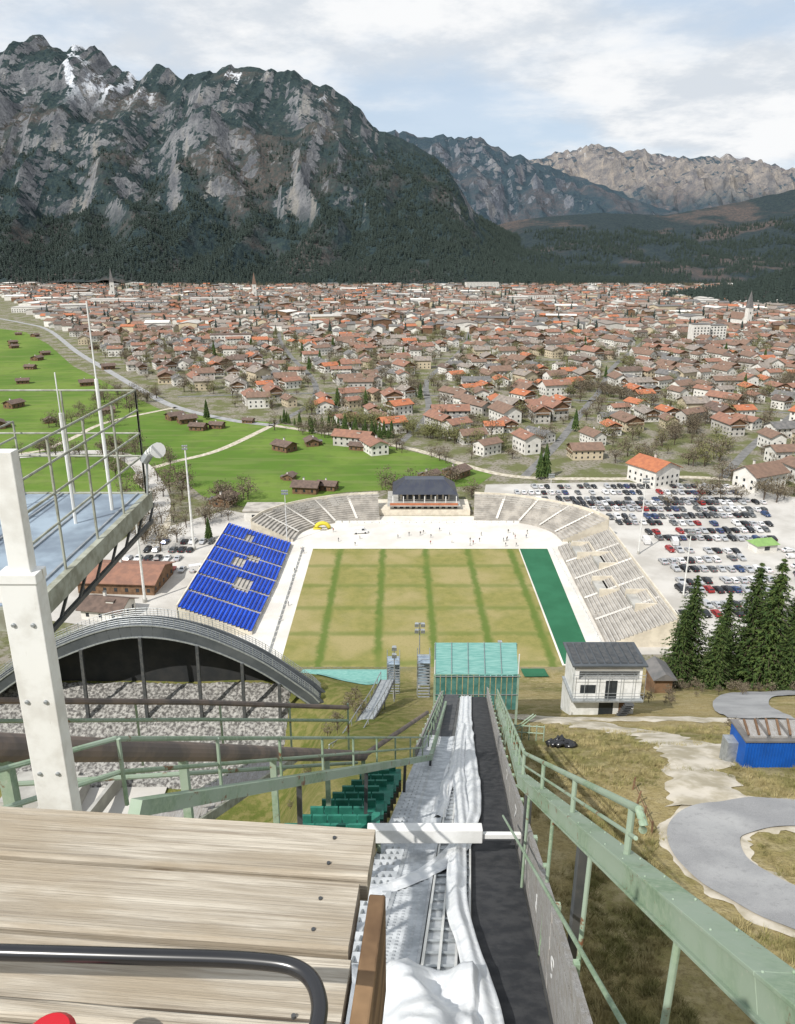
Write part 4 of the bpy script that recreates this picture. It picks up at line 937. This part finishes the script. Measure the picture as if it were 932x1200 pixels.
b=MB()
for k in range(7):
    t=k/6; x=lerp(8.4,11.5,t); y=lerp(54,52,t); z=ter(x,y); b.tube([(x,y,z-.3),(x,y,z+1.4)],.05,'gsteel',6)
for hgt in (.7,1.3): b.tube([(8.4,54,ter(8.4,54)+hgt),(11.5,52,ter(11.5,52)+hgt)],.045,'gsteel',6)
b.tube([(8.6,53,ter(8.6,53)+.1),(11.2,54,ter(11.2,54)+2.2)],.05,'gsteel',6); b.tube([(8.6,54,ter(8.6,54)+.1),(11.2,55,ter(11.2,55)+2.2)],.05,'gsteel',6)
b.obj('steel_barrier')
b=MB()
for i,(x,y) in enumerate([(14.2,38),(14.0,36),(13.8,34.2),(14.6,40)]): b.tube([(x,y,ter(x,y)-.2),(x+rnd(-.2,.2),y,ter(x,y)+.9)],.06,'brown',6)
b.tube([(13.8,34.2,ter(13.8,34.2)+.6),(14.6,40,ter(14.6,40)+.6)],.03,'brown',5); b.obj('wooden_fence')
b=MB(); z=ter(36,93); b.box(35,37.3,92,96,z-1,z+2.6,'brown'); b.add([(34.5,91.5,z+2.6),(37.8,91.5,z+2.6),(37.8,96.5,z+2.6),(34.5,96.5,z+2.6),(36.1,91.5,z+3.6),(36.1,96.5,z+3.6)],[(0,1,4),(2,3,5),(1,2,5,4),(3,0,4,5)],'r4'); b.obj('wooden_shed')
# ------------------------------------------------------------ left platform
b=MB(); b.box(-16,-6.6,12.6,19.3,93.92,94,'platfloor')
for i in range(10): b.beam((-15.6+i*.98,12.6,94.02),(-15.6+i*.98,19.3,94.02),.04,.04,'steel')
b.beam((-6.55,12.4,93.8),(-6.55,19.5,93.8),.14,.42,'gsteel2'); b.beam((-16,12.45,93.8),(-6.5,12.45,93.8),.14,.42,'gsteel2'); b.beam((-16,19.4,93.8),(-6.5,19.4,93.8),.14,.42,'gsteel2')
b.beam((-6.55,12.4,93.2),(-6.55,19.5,93.2),.08,.1,'dsteel')
for i in range(8): b.beam((-6.55,12.6+i*.95,93.2),(-6.55,13.1+i*.95,93.6),.05,.05,'dsteel')
def railing(p,q,h,n,rails,k='gsteel2'):
    p=Vector(p);q=Vector(q)
    for i in range(n+1): c=p.lerp(q,i/n); b.tube([c,c+Vector((0,0,h))],.03,k,6)
    for r in rails: b.tube([p+Vector((0,0,r)),q+Vector((0,0,r))],.026,k,6)
railing((-6.6,12.5,94),(-6.6,19.4,94),2.7,4,(1.0,1.6,2.2,2.7)); railing((-16,19.4,94),(-6.6,19.4,94),2.7,5,(1.0,1.6,2.7)); railing((-9.8,13,94),(-9.8,19.4,94),1.9,4,(1.0,1.5,1.9)); railing((-16,12.5,94),(-8,12.5,94),1.2,5,(.6,1.2))
for x,y in ((-15.5,19),(-15.5,12.8)): b.beam((x,y,ter(x,y)-1),(x,y,93.7),.4,.4,'gsteel2')
b.beam((-15.4,12.8,86),(-8.5,12.8,93.6),.14,.14,'gsteel2'); b.beam((-15.4,19,86),(-8.5,19,93.6),.14,.14,'gsteel2')
b.obj('steel_platform')
b=MB(); b.tube([(-7,18,94),(-7,18,97.2)],.045,'white',8); b.tube([(-7,18,97.2),(-7,18,98.95)],.02,'white',6); b.obj('antenna_pole')
b=MB(); b.tube([(-7.5,17,94),(-7.5,17,96.6)],.04,'white',8); b.tube([(-7.5,17,96.6),(-7.5,17,97.5)],.015,'white',6); b.obj('antenna_pole')
b=MB(); b.tube([(-6.5,19.2,94),(-6.4,19.2,95.2)],.03,'steel',6); b.tube([(-6.4,19.2,95.1),(-6.15,19.0,95.25),(-5.98,18.8,95.3)],.08,'white',12,r2=.2); b.tube([(-6.5,19.2,94.9),(-6.35,19.2,95.1)],.12,'steel',8); b.obj('loudspeaker')
# ------------------------------------------------------------ foreground post
b=MB(); b.box(-1.108,-1.003,1.97,2.03,96.5,99.15,'post'); b.box(-1.078,-1.018,1.98,2.02,99.15,99.5,'post'); b.box(-1.112,-.999,1.966,2.034,99.125,99.155,'post'); b.box(-1.5,-1.112,1.985,2.015,99.06,99.11,'post')
for z in (98.5,98.75,99.0):
    for x in (-1.085,-1.03): b.tube([(x,1.972,z),(x,1.964,z)],.007,'steel',8)
bevel(b.obj('steel_post'),.004)
# ------------------------------------------------------------ wooden desk
desk=D.objects.new('wooden_desk',None); COL.objects.link(desk); desk.location=(-.04,1.045,99.1); desk.rotation_euler=(0,0,math.radians(180-5))
v=0; i=0
for w in (.118,.13,.128,.13,.13,.13,.13):
    b=MB(); n=24; vs=[]
    # slightly uneven, cupped board with worn edges
    for a in range(n+1):
        x=1.7*a/n; e0=.0025*noise.noise(Vector((x*3,i,1))); e1=.0025*noise.noise(Vector((x*3,i,7)))
        for yy,zz in ((e0,-.045),(e0,-.005),(.005+e0,0),(w*.3,-.0012),(w*.7,-.0012),(w-.014+e1,0),(w-.009+e1,-.005),(w-.009+e1,-.045)): vs.append((x,yy,zz+.0008*noise.noise(Vector((x*2,i*3,2)))))
    fs=[(a*8+c,a*8+c+1,(a+1)*8+c+1,(a+1)*8+c) for a in range(n) for c in range(7)]+[tuple(range(8)),tuple(n*8+7-c for c in range(8))]
    b.add(vs,[tuple(reversed(f)) for f in fs],'plank'); o=b.obj('plank_%d'%i,desk,loc=(rnd(-.007,.007),v,rnd(-.003,.002))); v+=w; i+=1
b=MB(); b.box(-.034,-.009,.13,.95,-.2,-.01,'board'); bevel(b.obj('side_board',desk),.003)
b=MB(); b.box(.05,1.6,.03,.07,-.14,-.05,'board'); b.box(.05,1.6,.85,.89,-.14,-.05,'board'); b.box(.01,1.68,.01,.88,-.056,-.051,'void')  # last box: thin dark sheet standing in for shade between the planks
for x in (.08,1.5):
    for y in (.08,.8): b.box(x,x+.07,y,y+.07,-1.0,-.057,'board')
b.obj('frame',desk)
b=MB()
for x in (.06,.95):
    for y in (.03,.085,.155,.21,.28,.34): b.tube([(x,y,-.005),(x,y,.0006)],.003,'dsteel',8)
b.obj('screws',desk)
b=MB(); b.box(-2.2,-.2,-1.0,1.0,98.0,98.1,'gsteel2')
for x,y in ((-2.1,.95),(-.3,.95),(-2.1,-.9),(-.3,-.9)): b.beam((x,y,ter(x,y)),(x,y,98),.2,.2,'gsteel2')
b.obj('viewing_platform')
c=catmull([(-1.5,.70,99.25),(-1.0,.685,99.25),(-.55,.672,99.25),(-.3,.664,99.25),(-.16,.658,99.25),(-.105,.645,99.25),(-.083,.61,99.25),(-.083,.56,99.25),(-.085,.45,99.25),(-.085,.2,99.25)],8)
b=MB(); b.tube(c,.009,'black',16); b.tube([(-.085,.2,99.25),(-.085,.2,98.1)],.009,'black',12); b.tube([(-1.4,.7,99.25),(-1.4,.7,98.1)],.009,'black',12); b.obj('black_handrail',smooth=True)
b=MB(); b.tube([(-.375,.61,99.1),(-.375,.61,99.175)],.03,'black',20)
b.tube([(-.375,.61,99.175),(-.375,.61,99.2)],.027,'red',24); b.tube([(-.375,.61,99.2),(-.375,.61,99.206)],.027,'red',24,r2=.021); b.obj('red_push_button')
# ------------------------------------------------------------ camera, sun, sky
cd=D.cameras.new('camera'); cam=D.objects.new('camera',cd); COL.objects.link(cam); SC.camera=cam
cam.location=(0,0,100); cam.rotation_euler=(math.radians(90-18.6),0,0)
cd.sensor_fit='VERTICAL'; cd.sensor_height=24; cd.lens=24*906/1200; cd.clip_start=.05; cd.clip_end=40000
saz=Vector((-.66,-.75,0)).normalized(); el=math.radians(46)
sd=D.lights.new('sun','SUN'); sd.energy=4.9; sd.angle=math.radians(.5); sd.color=(1,.965,.9); so=D.objects.new('sun',sd); COL.objects.link(so)
dirv=Vector((saz.x*math.cos(el),saz.y*math.cos(el),math.sin(el))); so.rotation_euler=dirv.to_track_quat('Z','Y').to_euler(); so.location=(0,0,300)
w=D.worlds.new('World'); SC.world=w; w.use_nodes=True; t=w.node_tree; bg=t.nodes['Background']; bg.inputs[1].default_value=.1
sky=t.nodes.new('ShaderNodeTexSky'); sky.sky_type='NISHITA'; sky.sun_disc=False; sky.sun_elevation=el; sky.sun_rotation=math.atan2(saz.x,saz.y); sky.altitude=900; sky.air_density=1; sky.dust_density=1
def wn(ty,**k):
    q=t.nodes.new(ty)
    for a,b_ in k.items(): setattr(q,a,b_)
    return q
tc=wn('ShaderNodeTexCoord'); sx=wn('ShaderNodeSeparateXYZ'); t.links.new(tc.outputs['Generated'],sx.inputs[0])
def wm(op,a,b_):
    q=wn('ShaderNodeMath',operation=op)
    for x,i in((a,0),(b_,1)):
        if hasattr(x,'links'): t.links.new(x,q.inputs[i])
        else: q.inputs[i].default_value=x
    return q.outputs[0]
den=wm('ADD',wm('MAXIMUM',sx.outputs[2],0.0),.16)
cxy=wn('ShaderNodeCombineXYZ'); t.links.new(wm('DIVIDE',sx.outputs[0],den),cxy.inputs[0]); t.links.new(wm('DIVIDE',sx.outputs[1],den),cxy.inputs[1]); cxy.inputs[2].default_value=3.7
n1=wn('ShaderNodeTexNoise'); n1.inputs['Scale'].default_value=.8; n1.inputs['Detail'].default_value=7; n1.inputs['Roughness'].default_value=.55; n1.inputs['Distortion'].default_value=.2; t.links.new(cxy.outputs[0],n1.inputs['Vector'])
n2=wn('ShaderNodeTexNoise'); n2.inputs['Scale'].default_value=2.4; n2.inputs['Detail'].default_value=7; n2.inputs['Roughness'].default_value=.6; t.links.new(cxy.outputs[0],n2.inputs['Vector'])
def wr(x,a,b_,c=0,d=1):
    q=wn('ShaderNodeMapRange'); q.interpolation_type='SMOOTHSTEP'; t.links.new(x,q.inputs[0])
    for i,v_ in enumerate((a,b_,c,d)): q.inputs[i+1].default_value=v_
    return q.outputs[0]
cl=wn('ShaderNodeMix',data_type='RGBA'); t.links.new(wr(n2.outputs['Fac'],.38,.6),cl.inputs[0]); cl.inputs[6].default_value=(7.0,7.5,8.1,1); cl.inputs[7].default_value=(9.6,9.7,9.8,1)
thin=wn('ShaderNodeMix',data_type='RGBA'); thin.inputs[0].default_value=.7; t.links.new(sky.outputs[0],thin.inputs[6]); thin.inputs[7].default_value=(6.6,7.9,9.4,1)
mx=wn('ShaderNodeMix',data_type='RGBA'); t.links.new(wr(n1.outputs['Fac'],.38,.55,.12,1),mx.inputs[0]); t.links.new(thin.outputs[2],mx.inputs[6]); t.links.new(cl.outputs[2],mx.inputs[7]); t.links.new(mx.outputs[2],bg.inputs[0])
SC.view_settings.view_transform='Standard'; SC.view_settings.look='None'; SC.view_settings.exposure=0
print('houses',nh,far,'trees',len(TT))
